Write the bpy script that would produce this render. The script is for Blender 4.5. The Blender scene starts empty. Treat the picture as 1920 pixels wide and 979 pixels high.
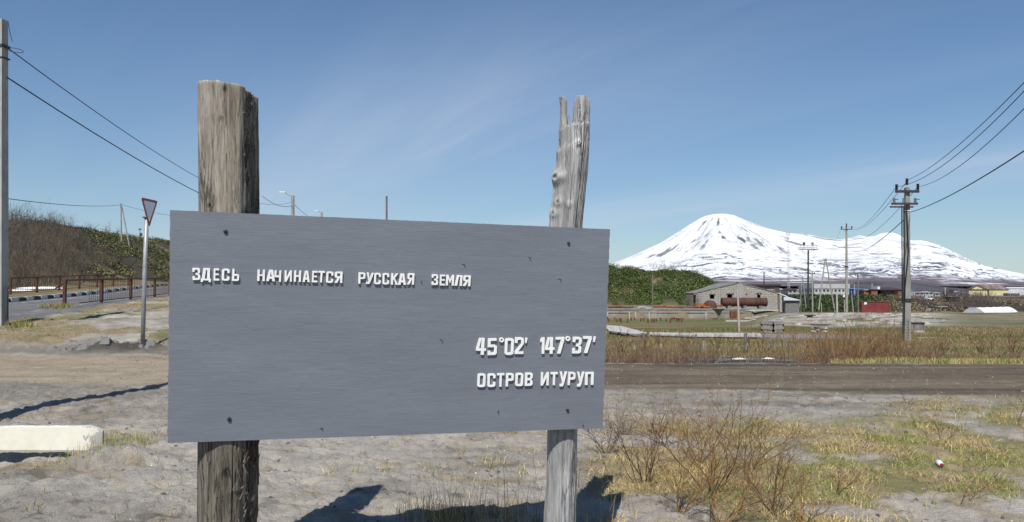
import bpy, math, random
import numpy as np
from mathutils import Vector, Matrix
random.seed(7); RNG = np.random.default_rng(7)
sc = bpy.context.scene
COL = sc.collection
# ------------------------------------------------------------------ camera
F = 1420.0                      # focal length in photograph pixels (1920 wide)
PITCH = math.atan(55.5 / F)
EYE = 1.6
cam = bpy.data.cameras.new('camera'); cam.sensor_width = 36.0; cam.lens = 36.0 * F / 1920
cam.clip_start = 0.05; cam.clip_end = 60000
co = bpy.data.objects.new('camera', cam); COL.objects.link(co)
co.location = (0, 0, EYE); co.rotation_euler = (math.pi / 2 + PITCH, 0, 0)
sc.camera = co
# ------------------------------------------------------------------ sun, sky, exposure
SUN = Vector((-0.20, -1.0, 1.36)).normalized()      # towards the sun
sun = bpy.data.lights.new('sun', 'SUN'); sun.energy = 4.2; sun.angle = math.radians(0.5); sun.color = (1.0, 0.955, 0.89)
so = bpy.data.objects.new('sun', sun); COL.objects.link(so); so.location = (0, -10, 30)
so.rotation_euler = (-SUN).to_track_quat('-Z', 'Y').to_euler()
sc.view_settings.view_transform = 'Standard'; sc.view_settings.look = 'None'
sc.view_settings.gamma = 1; sc.view_settings.exposure = 0.30
sc.render.engine = 'CYCLES'
try:
    sc.cycles.max_bounces = 6; sc.cycles.transparent_max_bounces = 8
except Exception: pass
world = bpy.data.worlds.new('World'); sc.world = world; world.use_nodes = True
nt = world.node_tree; nt.nodes.clear()
def NN(nt, typ, **kw):
    n = nt.nodes.new(typ)
    for k, v in kw.items():
        if k in n.inputs: n.inputs[k].default_value = v
        else: setattr(n, k, v)
    return n
def L(nt, a, b): nt.links.new(a, b)
def mth(nt, op, a, b=None, c=None, clamp=False):
    n = nt.nodes.new('ShaderNodeMath'); n.operation = op; n.use_clamp = clamp
    for i, v in enumerate((a, b, c)):
        if v is None: continue
        if isinstance(v, (int, float)): n.inputs[i].default_value = v
        else: nt.links.new(v, n.inputs[i])
    return n.outputs[0]
sky = NN(nt, 'ShaderNodeTexSky', sky_type='NISHITA')
sky.sun_disc = False; sky.sun_elevation = math.asin(SUN.z); sky.sun_rotation = math.atan2(SUN.x, SUN.y)
sky.altitude = 0; sky.air_density = 1.15; sky.dust_density = 0.12; sky.ozone_density = 3.2
tc = NN(nt, 'ShaderNodeTexCoord'); sep = NN(nt, 'ShaderNodeSeparateXYZ'); L(nt, tc.outputs['Generated'], sep.inputs[0])
zz = mth(nt, 'ADD', mth(nt, 'MAXIMUM', sep.outputs[2], 0.0), 0.12)
u = mth(nt, 'DIVIDE', sep.outputs[0], zz); v = mth(nt, 'DIVIDE', sep.outputs[1], zz)
def cirrus(ang, sx, sy, lo, hi, seed, det=6):
    ca, sa = math.cos(ang), math.sin(ang)
    a = mth(nt, 'MULTIPLY', mth(nt, 'ADD', mth(nt, 'MULTIPLY', u, ca), mth(nt, 'MULTIPLY', v, sa)), sx)
    b = mth(nt, 'MULTIPLY', mth(nt, 'ADD', mth(nt, 'MULTIPLY', u, -sa), mth(nt, 'MULTIPLY', v, ca)), sy)
    cmb = NN(nt, 'ShaderNodeCombineXYZ'); L(nt, a, cmb.inputs[0]); L(nt, b, cmb.inputs[1]); cmb.inputs[2].default_value = seed
    nz = NN(nt, 'ShaderNodeTexNoise', Scale=1.0, Detail=det, Roughness=0.55, Distortion=0.35); L(nt, cmb.outputs[0], nz.inputs['Vector'])
    mr = NN(nt, 'ShaderNodeMapRange', interpolation_type='SMOOTHSTEP'); mr.inputs[1].default_value = lo; mr.inputs[2].default_value = hi
    L(nt, nz.outputs[0], mr.inputs[0]); return mr.outputs[0]
def streak(u0, v0, du, dv, wid, gain, nz):
    l = math.hypot(du, dv); p = mth(nt, 'DIVIDE', mth(nt, 'ADD', mth(nt, 'MULTIPLY', mth(nt, 'SUBTRACT', u, u0), -dv / l), mth(nt, 'MULTIPLY', mth(nt, 'SUBTRACT', v, v0), du / l)), wid)
    g = mth(nt, 'POWER', 2.718, mth(nt, 'MULTIPLY', mth(nt, 'MULTIPLY', p, p), -1.0)); return mth(nt, 'MULTIPLY', mth(nt, 'MULTIPLY', g, gain), mth(nt, 'ADD', mth(nt, 'MULTIPLY', nz, .75), .35))
c1 = cirrus(math.radians(-58), 0.30, 1.5, 0.30, 0.75, 3.3, 5); c2 = cirrus(math.radians(-46), 0.30, 1.9, 0.40, 0.75, 8.1, 5)
sA = streak(-.78, 3.69, .83, -1.42, .62, .46, c1); sB = streak(.70, 4.5, 1.06, -1.00, .34, .52, c2)
hi_ = NN(nt, 'ShaderNodeMapRange', interpolation_type='SMOOTHSTEP'); hi_.inputs[1].default_value = 1.75; hi_.inputs[2].default_value = 2.9; hi_.inputs[3].default_value = .12; hi_.inputs[4].default_value = 1.0; L(nt, v, hi_.inputs[0]); sA = mth(nt, 'MULTIPLY', sA, hi_.outputs[0])
cl = mth(nt, 'MAXIMUM', mth(nt, 'ADD', sA, mth(nt, 'MULTIPLY', c2, .07)), sB)
hzf = mth(nt, 'MULTIPLY', mth(nt, 'POWER', 2.718, mth(nt, 'MULTIPLY', mth(nt, 'MAXIMUM', sep.outputs[2], 0.0), -7.5)), .42)
cl = mth(nt, 'MINIMUM', mth(nt, 'ADD', cl, hzf), .9)
tint = NN(nt, 'ShaderNodeMix', data_type='RGBA', blend_type='MULTIPLY'); tint.inputs[0].default_value = 1.0
tint.inputs[7].default_value = (0.64, 0.80, 0.94, 1); L(nt, sky.outputs[0], tint.inputs[6])
mix = NN(nt, 'ShaderNodeMix', data_type='RGBA'); L(nt, cl, mix.inputs[0]); L(nt, tint.outputs[2], mix.inputs[6]); mix.inputs[7].default_value = (5.7, 6.5, 7.9, 1)
bg = NN(nt, 'ShaderNodeBackground', Strength=0.080); L(nt, mix.outputs[2], bg.inputs[0])
wo = NN(nt, 'ShaderNodeOutputWorld'); L(nt, bg.outputs[0], wo.inputs[0])

# ------------------------------------------------------------------ numeric helpers
def sm(a, b, x):
    t = np.clip((x - a) / (b - a), 0, 1); return t * t * (3 - 2 * t)
def _h(ix, iy, s):
    n = (ix.astype(np.int64) * 374761393 + iy.astype(np.int64) * 668265263 + s * 1442695041) & 0xffffffff
    n = ((n ^ (n >> 13)) * 1274126177) & 0xffffffff
    n = ((n ^ (n >> 15)) * 2246822519) & 0xffffffff
    return ((n ^ (n >> 16)) & 0xffffff) / float(0xffffff)
def vn(x, y, s=0):
    x = np.asarray(x, float); y = np.asarray(y, float)
    ix = np.floor(x); iy = np.floor(y); fx = x - ix; fy = y - iy
    fx = fx * fx * fx * (fx * (fx * 6 - 15) + 10); fy = fy * fy * fy * (fy * (fy * 6 - 15) + 10)
    a = _h(ix, iy, s); b = _h(ix + 1, iy, s); c = _h(ix, iy + 1, s); d = _h(ix + 1, iy + 1, s)
    return (a + (b - a) * fx) * (1 - fy) + (c + (d - c) * fx) * fy
def fbm(x, y, s=0, o=4, g=0.5):
    t = 0; a = 1; n = 0; x = np.asarray(x, float); y = np.asarray(y, float)
    for i in range(o):
        t = t + a * vn(x, y, s + i * 17); n += a; a *= g
        x, y = x * 1.62 + y * 1.18 + 5.3, y * 1.62 - x * 1.18 + 1.7
    return t / n
# photograph pixel + world depth -> point
def W(px, py, Y):
    a = (px - 960) / F; b = -(py - 489.5) / F; c, s = math.cos(PITCH), math.sin(PITCH)
    dy = c - b * s; dz = s + b * c
    return Vector((a * Y / dy, Y, EYE + dz * Y / dy))
# ------------------------------------------------------------------ terrain
RY = np.array([0, 14, 16.8, 19, 22, 30, 45, 60, 72, 85, 100, 125, 150, 190, 205, 240, 400, 1000, 3000, 6000, 9000, 20000.])
RZ = np.array([0, 0, .0, -.3, -.4, -.75, -1.5, -2.0, -2.2, -2.4, -2.6, -3.0, -3.3, -4.0, -4.05, -.35, -1.2, -2, 0, 20, 50, 60.])
LY = np.array([0, 14, 18, 19, 20, 22, 24, 30, 36, 47, 70, 110, 200, 400, 1000, 20000.])
LZ = np.array([0, 0, .1, .26, .42, .6, .68, .88, 1.02, 1.25, 2.0, 2.8, 3.0, 3.0, 3, 60.])
def qroad(x, y): return -.969 * (x + 14.9) - .244 * (y - 22)
def smoothterp(y, Y, Z):
    k = np.maximum(y * .03, .25)
    return (np.interp(y - k, Y, Z) + 2 * np.interp(y, Y, Z) + np.interp(y + k, Y, Z)) / 4
def H(x, y, fine=True):
    x = np.asarray(x, float); y = np.asarray(y, float)
    yy = np.maximum(y, .1)
    a = x / np.maximum(yy, 4)
    R = smoothterp(yy, RY, RZ)
    # rubble rise on the field
    hump = sm(.30, .37, a) * np.interp(yy, [70, 84, 99, 125, 150, 180], [0, .75, 1.3, .88, .4, 0]) * (.86 + .22 * fbm(x * .09, y * .12, 31, 3))
    R = R + hump
    # yard behind the retaining wall
    yard = sm(125.1, 125.4, yy) * (1 - sm(41, 47, x)) * (1 - sm(190, 230, yy)) * sm(-10, 4, x)
    R = R * (1 - yard) + yard * (-1.5 - .006 * (yy - 125))
    R = R + sm(1.5, 0, np.abs(yy - 123.3)) * .45 * fbm(x * .25, y * .25, 5, 3) * (1 - sm(41, 47, x)) * sm(-10, 4, x)
    # green mound
    mt = np.interp(a, [-.2, .05, .128, .18, .232, .262, .284, .31, .33], [8.2, 8.2, 7.3, 7.1, 6.6, 5.3, 3.7, 1.6, 0])
    front = 141 + 7 * (fbm(x * .06, 0 * x, 77, 2) - .5) + 14 * sm(.25, .30, a)
    m = sm(0, 1, (yy - front) / 15.0) ** .75 * (1 - sm(230, 300, yy)) * sm(-.25, -.05, a)
    R = R + mt * m
    # bank below the town
    bank = sm(200, 212, yy) * (1 - sm(236, 250, yy))
    R = R + bank * 1.8 * (fbm(x * .05, y * .08, 9, 4) - .45)
    Lh = smoothterp(yy, LY, LZ)
    q = qroad(x, yy)
    top = np.interp(yy, [60, 107, 140, 180, 227, 400], [8.2, 8.9, 10.2, 11.3, 12.9, 13.6])
    hl = top * sm(0, 1, (q - 14 - 3 * (fbm(yy * .05, x * .0, 12, 2) - .5)) / 22.0) * sm(20, 50, yy)
    Lh = Lh + hl * (.93 + .14 * fbm(x * .07, y * .07, 44, 3))
    Lh = Lh + sm(14.5, 17, yy) * (1 - sm(0, -.8, -q + 0)) * (1 - sm(36, 50, yy)) * .22 * (fbm(x * .45, y * .6, 21, 4) - .5)
    t = sm(-.44, -.12, a)
    h = Lh * (1 - t) + R * t
    far = sm(400, 900, yy)
    h = h * (1 - far) + R * far
    h = np.where(y < .1, 0, h)
    if fine:
        near = 1 - sm(20, 45, yy)
        road = rmask(x, y)
        bare = (1 - .8 * road) * (1 - sm(2, 6, -y))
        h = h + near * bare * (.07 * (fbm(x * .55, y * .8, 3, 3) - .5) + .05 * (fbm(x * 2.1, y * 2.1, 4, 4) - .5) + .06 * (fbm(x * 9, y * 9, 6, 4) - .5) - .03 * sm(.62, .72, fbm(x * 4.2, y * 5.2, 63, 3)))
        h = h + near * road * .05 * (fbm(x * .3, y * 3.2, 8, 3) - .5)
        off = (1 - sm(-1.2, .2, q) * (1 - sm(8.5, 9.5, q))) if np.ndim(q) else 1
        h = h + sm(45, 80, yy) * (1 - sm(2000, 4000, yy)) * .35 * (fbm(x * .12, y * .12, 14, 4) - .5) * off * (1 - sm(100, 125, yy) * yard)
        # hollow under the white block and low sand heave at the left
        h = h - .16 * sm(.9, .2, np.hypot((x + 5.6) / 1.5, (y - 7.2) / .55))
        h = h + .14 * sm(1, .2, np.hypot((x + 3.75) / .55, (y - 7.2) / .35)) + .06 * sm(1, 0, np.hypot((x + 5.2) / 3.0, (y - 10.6) / 1.1)) - .05 * sm(1, 0, np.hypot((x + 2.3) / 1.2, (y - 7.0) / .35))
        # dark broken earth round the sign foot
        h = h + .22 * sm(1, 0, np.hypot((x + 9.6) / 1.5, (y - 18.6) / .5)) * (.2 + 1.3 * fbm(x * 3, y * 3, 18, 3))
    return h
def edge_near(x): return np.interp(x, [-30, -9, 2, 5, 8, 30], [14.6, 13.5, 12.4, 12.0, 11.4, 10.2]) + .5 * (fbm(x * .4, x * 0, 51, 3) - .5)
def edge_far(x): return np.interp(x, [-30, -13, -8, 2, 11, 30], [19.6, 18.4, 17.7, 16.75, 16.8, 16.9]) + .35 * (fbm(x * .5, x * 0, 52, 3) - .5)
def rmask(x, y): return sm(-.35, .25, y - edge_near(x)) * (1 - sm(-.25, .3, y - edge_far(x)))
_Ys = np.geomspace(3, 3500, 5000)
def GP(px, py):
    p = W(px, py, 1.0); d = (p.x, p.z - EYE)
    hh = H(d[0] * _Ys, _Ys); z = EYE + d[1] * _Ys
    i = np.argmax(z < hh)
    if not (z < hh).any(): i = 3000
    Y = float(_Ys[i]); return Vector((d[0] * Y, Y, float(hh[i])))
def GX(px, Y):
    p = W(px, 545, Y); return Vector((p.x, Y, float(H(np.array([p.x]), np.array([Y]))[0])))
def hz(x, y): return float(H(np.array([x]), np.array([y]))[0])

# ------------------------------------------------------------------ materials
MATS = {}
def newmat(name):
    m = bpy.data.materials.new(name); m.use_nodes = True; t = m.node_tree; t.nodes.clear()
    out = NN(t, 'ShaderNodeOutputMaterial'); b = NN(t, 'ShaderNodeBsdfPrincipled'); L(t, b.outputs[0], out.inputs[0])
    return m, t, b
def noise(t, vec, scale, det=5, rough=.55, stretch=(1, 1, 1), dist=0):
    if stretch != (1, 1, 1):
        mp = NN(t, 'ShaderNodeMapping'); mp.inputs['Scale'].default_value = stretch; L(t, vec, mp.inputs[0]); vec = mp.outputs[0]
    n = NN(t, 'ShaderNodeTexNoise', Scale=scale, Detail=det, Roughness=rough, Distortion=dist); L(t, vec, n.inputs['Vector']); return n.outputs[0]
def ramp(t, fac, stops):
    r = NN(t, 'ShaderNodeValToRGB'); e = r.color_ramp.elements
    while len(e) < len(stops): e.new(.5)
    for k, (p, c) in enumerate(stops):
        e[k].position = p; e[k].color = (*c, 1) if len(c) == 3 else c
    L(t, fac, r.inputs[0]); return r.outputs[0]
def mixc(t, fac, a, b, mode='MIX'):
    m = NN(t, 'ShaderNodeMix', data_type='RGBA', blend_type=mode)
    for i, v in ((0, fac), (6, a), (7, b)):
        if isinstance(v, (int, float)): m.inputs[i].default_value = v
        elif isinstance(v, tuple): m.inputs[i].default_value = (*v, 1)
        else: L(t, v, m.inputs[i])
    return m.outputs[2]
def bump(t, b, h, strength, dist):
    n = NN(t, 'ShaderNodeBump', Strength=strength, Distance=dist); L(t, h, n.inputs['Height']); L(t, n.outputs[0], b.inputs['Normal']); return n
def M(name, c1, c2=None, scale=4, rough=.85, bmp=.3, bd=.02, stretch=(1, 1, 1), metal=0, c3=None):
    if name in MATS: return MATS[name]
    m, t, b = newmat(name); o = NN(t, 'ShaderNodeTexCoord').outputs['Object']
    c2 = c2 or tuple(x * .6 for x in c1)
    n = noise(t, o, scale, 6, .6, stretch); st = [(.35, c2), (.62, c1)]
    if c3: st = [(.3, c2), (.5, c1), (.72, c3)]
    L(t, ramp(t, n, st), b.inputs['Base Color'])
    b.inputs['Roughness'].default_value = rough; b.inputs['Metallic'].default_value = metal
    n2 = noise(t, o, scale * 4, 4, .6, stretch); bump(t, b, n2, bmp, bd)
    MATS[name] = m; return m
def attr_mat(name, rough=.9, nscale=40, lo=.75, hi=1.25, bs=.4, bd=.02, trans=0, extra=None):
    m, t, b = newmat(name); a = NN(t, 'ShaderNodeAttribute', attribute_name='Col'); o = NN(t, 'ShaderNodeTexCoord').outputs['Object']
    n = noise(t, o, nscale, 6, .65)
    g = ramp(t, n, [(.25, (lo,) * 3), (.75, (hi,) * 3)])
    c = mixc(t, 1.0, a.outputs[0], g, 'MULTIPLY')
    if extra: c = extra(t, o, c)
    L(t, c, b.inputs['Base Color']); b.inputs['Roughness'].default_value = rough
    b.inputs['Specular IOR Level'].default_value = .25
    if bs and extra: n = mth(t, 'ADD', n, mth(t, 'MULTIPLY', noise(t, o, 13, 5, .7, dist=.4), 2.4))
    if bs: bump(t, b, n, bs, bd)
    return m
def ground_extra(t, o, c):
    n1 = noise(t, o, 2.3, 7, .68, dist=.3); c = mixc(t, 1.0, c, ramp(t, n1, [(.3, (.78,) * 3), (.68, (1.2,) * 3)]), 'MULTIPLY')
    n2 = noise(t, o, 190, 2, .6); c = mixc(t, 1.0, c, ramp(t, n2, [(.3, (.66,) * 3), (.62, (1.16,) * 3)]), 'MULTIPLY')
    vo = NN(t, 'ShaderNodeTexVoronoi', Scale=26.0); L(t, o, vo.inputs['Vector'])
    sp = ramp(t, vo.outputs['Distance'], [(.0, (1,) * 3), (.085, (0,) * 3)])
    vc = NN(t, 'ShaderNodeSeparateColor'); L(t, vo.outputs['Color'], vc.inputs[0])
    pk = mth(t, 'GREATER_THAN', vc.outputs[0], .972); dk = mth(t, 'GREATER_THAN', vc.outputs[1], .86)
    c = mixc(t, mth(t, 'MULTIPLY', sp, pk), c, (.60, .58, .54))
    return mixc(t, mth(t, 'MULTIPLY', sp, mth(t, 'MULTIPLY', dk, mth(t, 'SUBTRACT', 1.0, pk))), c, (.05, .045, .04))
mGround = attr_mat('ground_soil', .95, 60, .69, 1.08, .7, .03, extra=ground_extra)
mBlade = attr_mat('plant_fibre', .75, 30, .8, 1.2, 0)
mLeaf = attr_mat('leaf_mass', .55, 3, .8, 1.2, 0)
mConc = M('weathered_concrete', (.36, .35, .32), (.22, .21, .19), 5, .9, .4, .02, (1, 1, .6))
mConcD = M('dark_concrete', (.22, .215, .20), (.12, .115, .11), 3, .9, .4, .02)
mSteel = M('dark_steel', (.045, .045, .05), (.02, .02, .022), 6, .6, .2, .005)
mGalv = M('galvanised_steel', (.36, .37, .37), (.27, .28, .28), 7, .5, .1, .004, metal=.3)
mRust = M('rusty_iron', (.17, .06, .035), (.07, .03, .02), 5, .85, .4, .01)
mRustO = M('orange_rust', (.32, .12, .035), (.12, .04, .02), 3, .85, .4, .02)
mFence = M('fence_red_paint', (.11, .035, .022), (.035, .02, .016), 14, .7, .4, .006)
mCable = M('black_cable', (.012, .013, .016), (.008, .008, .01), 9, .5, 0)
mPorc = M('insulator_porcelain', (.04, .03, .035), (.02, .02, .03), 9, .25, 0)
mWhite = M('white_paint', (.80, .79, .74), (.68, .66, .60), 6, .7, .3, .006)
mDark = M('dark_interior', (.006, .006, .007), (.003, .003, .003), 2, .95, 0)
mGreyWood = M('grey_timber', (.24, .22, .20), (.11, .10, .09), 6, .9, .5, .01, (1, 1, .15))
mPale = M('pale_timber', (.50, .48, .45), (.34, .32, .29), 4, .9, .4, .01)
# ------------------------------------------------------------------ mesh builders
class MB:
    def __init__(s): s.v = []; s.f = []; s.m = []
    def add(s, vs, fs, m=0):
        o = len(s.v); s.v += [tuple(p) for p in vs]; s.f += [tuple(o + i for i in f) for f in fs]; s.m += [m] * len(fs); return s
    def box(s, c, size, rz=0, m=0, top=(1, 1)):
        cx, cy, cz = c; x, y, z = (d / 2 for d in size); ca, sa = math.cos(rz), math.sin(rz); vs = []
        for dz, k in ((-z, (1, 1)), (z, top)):
            for dx, dy in ((-x, -y), (x, -y), (x, y), (-x, y)):
                dx *= k[0]; dy *= k[1]; vs.append((cx + dx * ca - dy * sa, cy + dx * sa + dy * ca, cz + dz))
        return s.add(vs, [(3, 2, 1, 0), (4, 5, 6, 7), (0, 1, 5, 4), (1, 2, 6, 5), (2, 3, 7, 6), (3, 0, 4, 7)], m)
    def tube(s, pts, r, n=8, m=0, cap=True):
        pts = [Vector(p) for p in pts]; k = len(pts); r = r if isinstance(r, (list, tuple)) else [r] * k; vs = []
        for i, p in enumerate(pts):
            d = (pts[min(i + 1, k - 1)] - pts[max(i - 1, 0)]).normalized()
            a = d.cross(Vector((0, 0, 1)) if abs(d.z) < .9 else Vector((0, 1, 0))).normalized(); b = d.cross(a)
            for j in range(n):
                t = 2 * math.pi * (j + .5) / n; vs.append(p + (a * math.cos(t) + b * math.sin(t)) * r[i])
        fs = [(i * n + j, i * n + (j + 1) % n, (i + 1) * n + (j + 1) % n, (i + 1) * n + j) for i in range(k - 1) for j in range(n)]
        if cap: fs += [tuple(range(n)), tuple((k - 1) * n + j for j in reversed(range(n)))]
        return s.add(vs, fs, m)
    def prism(s, poly, d, m=0):     # closed 3-D polygon swept by vector d
        n = len(poly); d = Vector(d); vs = [Vector(p) for p in poly]; vs += [p + d for p in vs]
        return s.add(vs, [tuple(range(n)), tuple(reversed(range(n, 2 * n)))] + [(i, i + n, (i + 1) % n + n, (i + 1) % n) for i in range(n)], m)
def mk(name, v, f, mat, loc=(0, 0, 0), smooth=False, col=None, mi=None):
    me = bpy.data.meshes.new(name); loc = Vector(loc)
    if isinstance(v, np.ndarray):
        v = v - np.array(loc); n = len(v); fn = len(f); k = f.shape[1]
        me.vertices.add(n); me.vertices.foreach_set('co', v.astype(np.float32).ravel())
        me.loops.add(fn * k); me.loops.foreach_set('vertex_index', f.astype(np.int32).ravel())
        me.polygons.add(fn); me.polygons.foreach_set('loop_start', np.arange(fn, dtype=np.int32) * k)
        try: me.polygons.foreach_set('loop_total', np.full(fn, k, dtype=np.int32))
        except Exception: pass
        me.update(calc_edges=True)
    else:
        me.from_pydata([tuple(Vector(p) - loc) for p in v], [], f); me.update()
    if col is not None:
        a = me.color_attributes.new('Col', 'FLOAT_COLOR', 'POINT'); c = np.ones((len(col), 4), np.float32); c[:, :3] = col
        a.data.foreach_set('color', c.ravel())
    for m_ in (mat if isinstance(mat, (list, tuple)) else [mat]): me.materials.append(m_)
    if mi: me.polygons.foreach_set('material_index', mi)
    if smooth: me.polygons.foreach_set('use_smooth', [True] * len(me.polygons))
    o = bpy.data.objects.new(name, me); o.location = loc; COL.objects.link(o); return o
def fixn(o):
    import bmesh
    b = bmesh.new(); b.from_mesh(o.data); bmesh.ops.recalc_face_normals(b, faces=b.faces); b.to_mesh(o.data); b.free(); return o
def T(name, label, cat, loc, group=None):
    o = bpy.data.objects.new(name, None); COL.objects.link(o); o.location = loc; o['label'] = label; o['category'] = cat
    o.empty_display_size = .2
    if group: o['group'] = group
    return o
def wl(o):
    p = Vector(o.location)
    while o.parent: o = o.parent; p += Vector(o.location)
    return p
def part(name, mb, mat, parent, smooth=False, label=None):
    base = wl(parent); o = mk(name, mb.v, mb.f, mat, base, smooth, mi=mb.m if isinstance(mat, (list, tuple)) else None)
    fixn(o); o.parent = parent; o.location = (0, 0, 0)
    if label: o['label'] = label
    return o
def solo(name, mb, mat, loc, label, cat, group=None, smooth=False):
    o = mk(name, mb.v, mb.f, mat, loc, smooth, mi=mb.m if isinstance(mat, (list, tuple)) else None); fixn(o)
    o['label'] = label; o['category'] = cat
    if group: o['group'] = group
    return o
def struct(o, kind='structure'): o['kind'] = kind; return o

# ------------------------------------------------------------------ ground colour
def lerp(c, d, t): return c * (1 - t[:, None]) + np.array(d) * t[:, None]
def ground_color(x, y, h):
    n = len(x); a = x / np.maximum(y, 4); yy = np.maximum(y, .1); q = qroad(x, yy)
    c = np.tile(np.array([.405, .365, .31]), (n, 1))
    c = lerp(c, (.30, .275, .24), sm(.42, .68, fbm(x * .5, y * .9, 60, 4)))
    c = lerp(c, (.24, .22, .185), sm(.62, .74, fbm(x * 1.7, y * 2.6, 61, 4)) * .6)
    # footprint-sized dark patches
    c = lerp(c, (.13, .115, .095), sm(.63, .70, fbm(x * 5, y * 7, 63, 3)) * .7 * sm(.42, .55, fbm(x * .7, y * .9, 160, 3)))
    c = lerp(c, (.46, .425, .37), sm(.5, .62, fbm(x * .8 + 9, y * 1.3, 161, 4)) * .6)
    c = lerp(c, (.29, .225, .12), sm(.60, .70, fbm(x * 2.6, y * 3.4, 162, 4)) * .5)
    right = sm(.08, .16, a)
    # grass litter at right foreground
    g = right * sm(10.6, 8.2, yy + 1.6 * (fbm(x * .8, y * .8, 64, 3) - .5) - 2.2 * sm(.42, .6, a)) * sm(.36, .52, fbm(x * .9, y * 1.1, 65, 4))
    c = lerp(c, (.31, .245, .125), g * .85)
    c = lerp(c, (.17, .185, .06), g * sm(.5, .62, fbm(x * 2.2, y * 2.2, 66, 4)) * .6 * sm(.2, .3, a))
    # verge between foreground and dirt road: dark tyre-worn edges at right
    d = right * sm(9.8, 11.2, yy)
    c = lerp(c, (.20, .175, .145), d * .55 * sm(.4, .6, fbm(x * .5, y * 2.5, 67, 4)))
    dl = (1 - right) * sm(10.5, 12.3, yy) * (1 - sm(13, 14, yy))
    c = lerp(c, (.22, .20, .17), dl * .6)
    # dirt road
    r = rmask(x, y); lf = 1 - sm(-.1, .1, a)
    rc = np.tile(np.array([.15, .118, .082]), (n, 1))
    rc = lerp(rc, (.25, .205, .145), sm(.46, .62, fbm(x * .22, y * 2.4, 68, 4)) * .65)
    rc = lerp(rc, (.075, .064, .052), sm(.52, .66, fbm(x * .16 + 4, y * 2.9, 69, 4)) * .75)
    rl = np.tile(np.array([.375, .312, .225]), (n, 1)); rl = lerp(rl, (.33, .275, .20), sm(.45, .6, fbm(x * .3, y * 2.2, 70, 4)))
    rc = rc * (1 - lf[:, None]) + rl * lf[:, None]
    c = c * (1 - r[:, None]) + rc * r[:, None]
    bl = lf * sm(-.1, .25, y - edge_far(x)) * (1 - sm(.5, 1.3, y - edge_far(x))); c = lerp(c, (.19, .175, .15), bl * .8)
    # left bank: sand with patches of grass
    lb = (1 - sm(-.40, -.2, a)) * sm(.6, 1.4, y - edge_far(x)) * (1 - sm(60, 80, yy))
    gp = sm(.47, .62, fbm(x * .55, y * .8, 71, 4))
    c = lerp(c, (.27, .215, .12), lb * gp * .9)
    c = lerp(c, (.17, .165, .07), lb * sm(.56, .68, fbm(x * .9, y * 1.2, 72, 4)) * .8)
    de = sm(1, .4, np.hypot((x + 9.6) / 1.6, (y - 18.6) / .55)); c = lerp(c, (.06, .055, .048), de * .85)
    # right field
    fd = sm(0, .9, y - edge_far(x)) * (1 - lf)
    fc = np.tile(np.array([.215, .165, .085]), (n, 1))
    fc = lerp(fc, (.115, .125, .045), sm(.47, .6, fbm(x * .06, y * .14, 73, 5)) * .85)
    fc = lerp(fc, (.10, .075, .04), sm(.55, .7, fbm(x * .15, y * .35, 74, 4)) * .6)
    fc = lerp(fc, (.055, .045, .032), (1 - sm(20.5, 24.5, yy)) * .85)
    fc = lerp(fc, (.11, .14, .045), sm(24, 27, yy) * (1 - sm(30, 38, yy)) * .55 * (1 - sm(.3, .4, a)))
    gr = sm(1, .7, np.hypot((x - 22) / 7.5, (yy - 58) / 8) + .5 * (fbm(x * .2, y * .3, 75, 3) - .5)); fc = lerp(fc, (.27, .25, .255), gr * .8)
    gn = sm(96, 100, yy) * (1 - sm(108, 113, yy)) * (1 - sm(.27, .3, a)); fc = lerp(fc, (.12, .16, .05), gn * .8)
    rb = sm(73, 80, yy + 6 * (fbm(x * .12, y * .1, 76, 3) - .5)) * sm(.29, .36, a) * (1 - sm(103, 118, yy)); rb = rb * (1 - .75 * sm(.54, .60, a)); fc = lerp(fc, (.40, .375, .335), rb * .85 * sm(.33, .5, fbm(x * .25, y * .6, 77, 4)))
    tr = sm(103, 120, yy) * (1 - sm(170, 192, yy)) * sm(.35, .42, a); fc = lerp(fc, (.25, .195, .13), tr * sm(.42, .55, fbm(x * .012, y * .09, 78, 4)))
    yd = sm(118, 124, yy) * (1 - sm(150, 165, yy)) * (1 - sm(42, 50, x)); fc = lerp(fc, (.22, .185, .13), yd * .8)
    md = sm(-1.2, .6, h - (-.9)) * sm(138, 146, yy) * (1 - sm(230, 300, yy)) * (1 - sm(.30, .34, a)); fc = lerp(fc, (.055, .065, .025), md)
    fc = lerp(fc, (.25, .20, .10), md * sm(.68, .75, fbm(x * .18, h * .5, 79, 3)))
    bk = sm(198, 206, yy) * (1 - sm(245, 262, yy)) * sm(.3, .34, a)
    bc = np.tile(np.array([.17, .13, .075]), (n, 1)); bc = lerp(bc, (.06, .05, .04), sm(.48, .6, fbm(x * .1, h * .6, 80, 4)))
    gl = 1 - sm(.47, .53, a + .04 * (fbm(x * .05, y * .05, 81, 2) - .5)); bc = lerp(bc, (.045, .06, .025), gl * .85); bc = lerp(bc, (.20, .165, .09), gl * sm(.6, .72, fbm(x * .12, h * .8, 82, 3)))
    fc = fc * (1 - bk[:, None]) + bc * bk[:, None]
    fc = lerp(fc, (.17, .155, .14), sm(250, 270, yy) * .8)
    fc = lerp(fc, (.085, .07, .07), sm(700, 1500, yy)); fc = lerp(fc, (.11, .09, .095), sm(2500, 5000, yy) * .7)
    c = c * (1 - fd[:, None]) + fc * fd[:, None]
    # left hill
    hl = (1 - sm(-.42, -.3, a)) * sm(11.4, 13.0, q) * sm(35, 50, yy)
    hc = np.tile(np.array([.235, .185, .095]), (n, 1)); hc = lerp(hc, (.15, .12, .06), sm(.45, .6, fbm(x * .2, y * .2, 83, 4)))
    hc = lerp(hc, (.04, .036, .026), sm(15, 17, q) * sm(.40, .52, fbm(x * .06, y * .06, 84, 3)) * .8)  # dark soil under the scrub, darkened further to paint the thicket's shade
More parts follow.
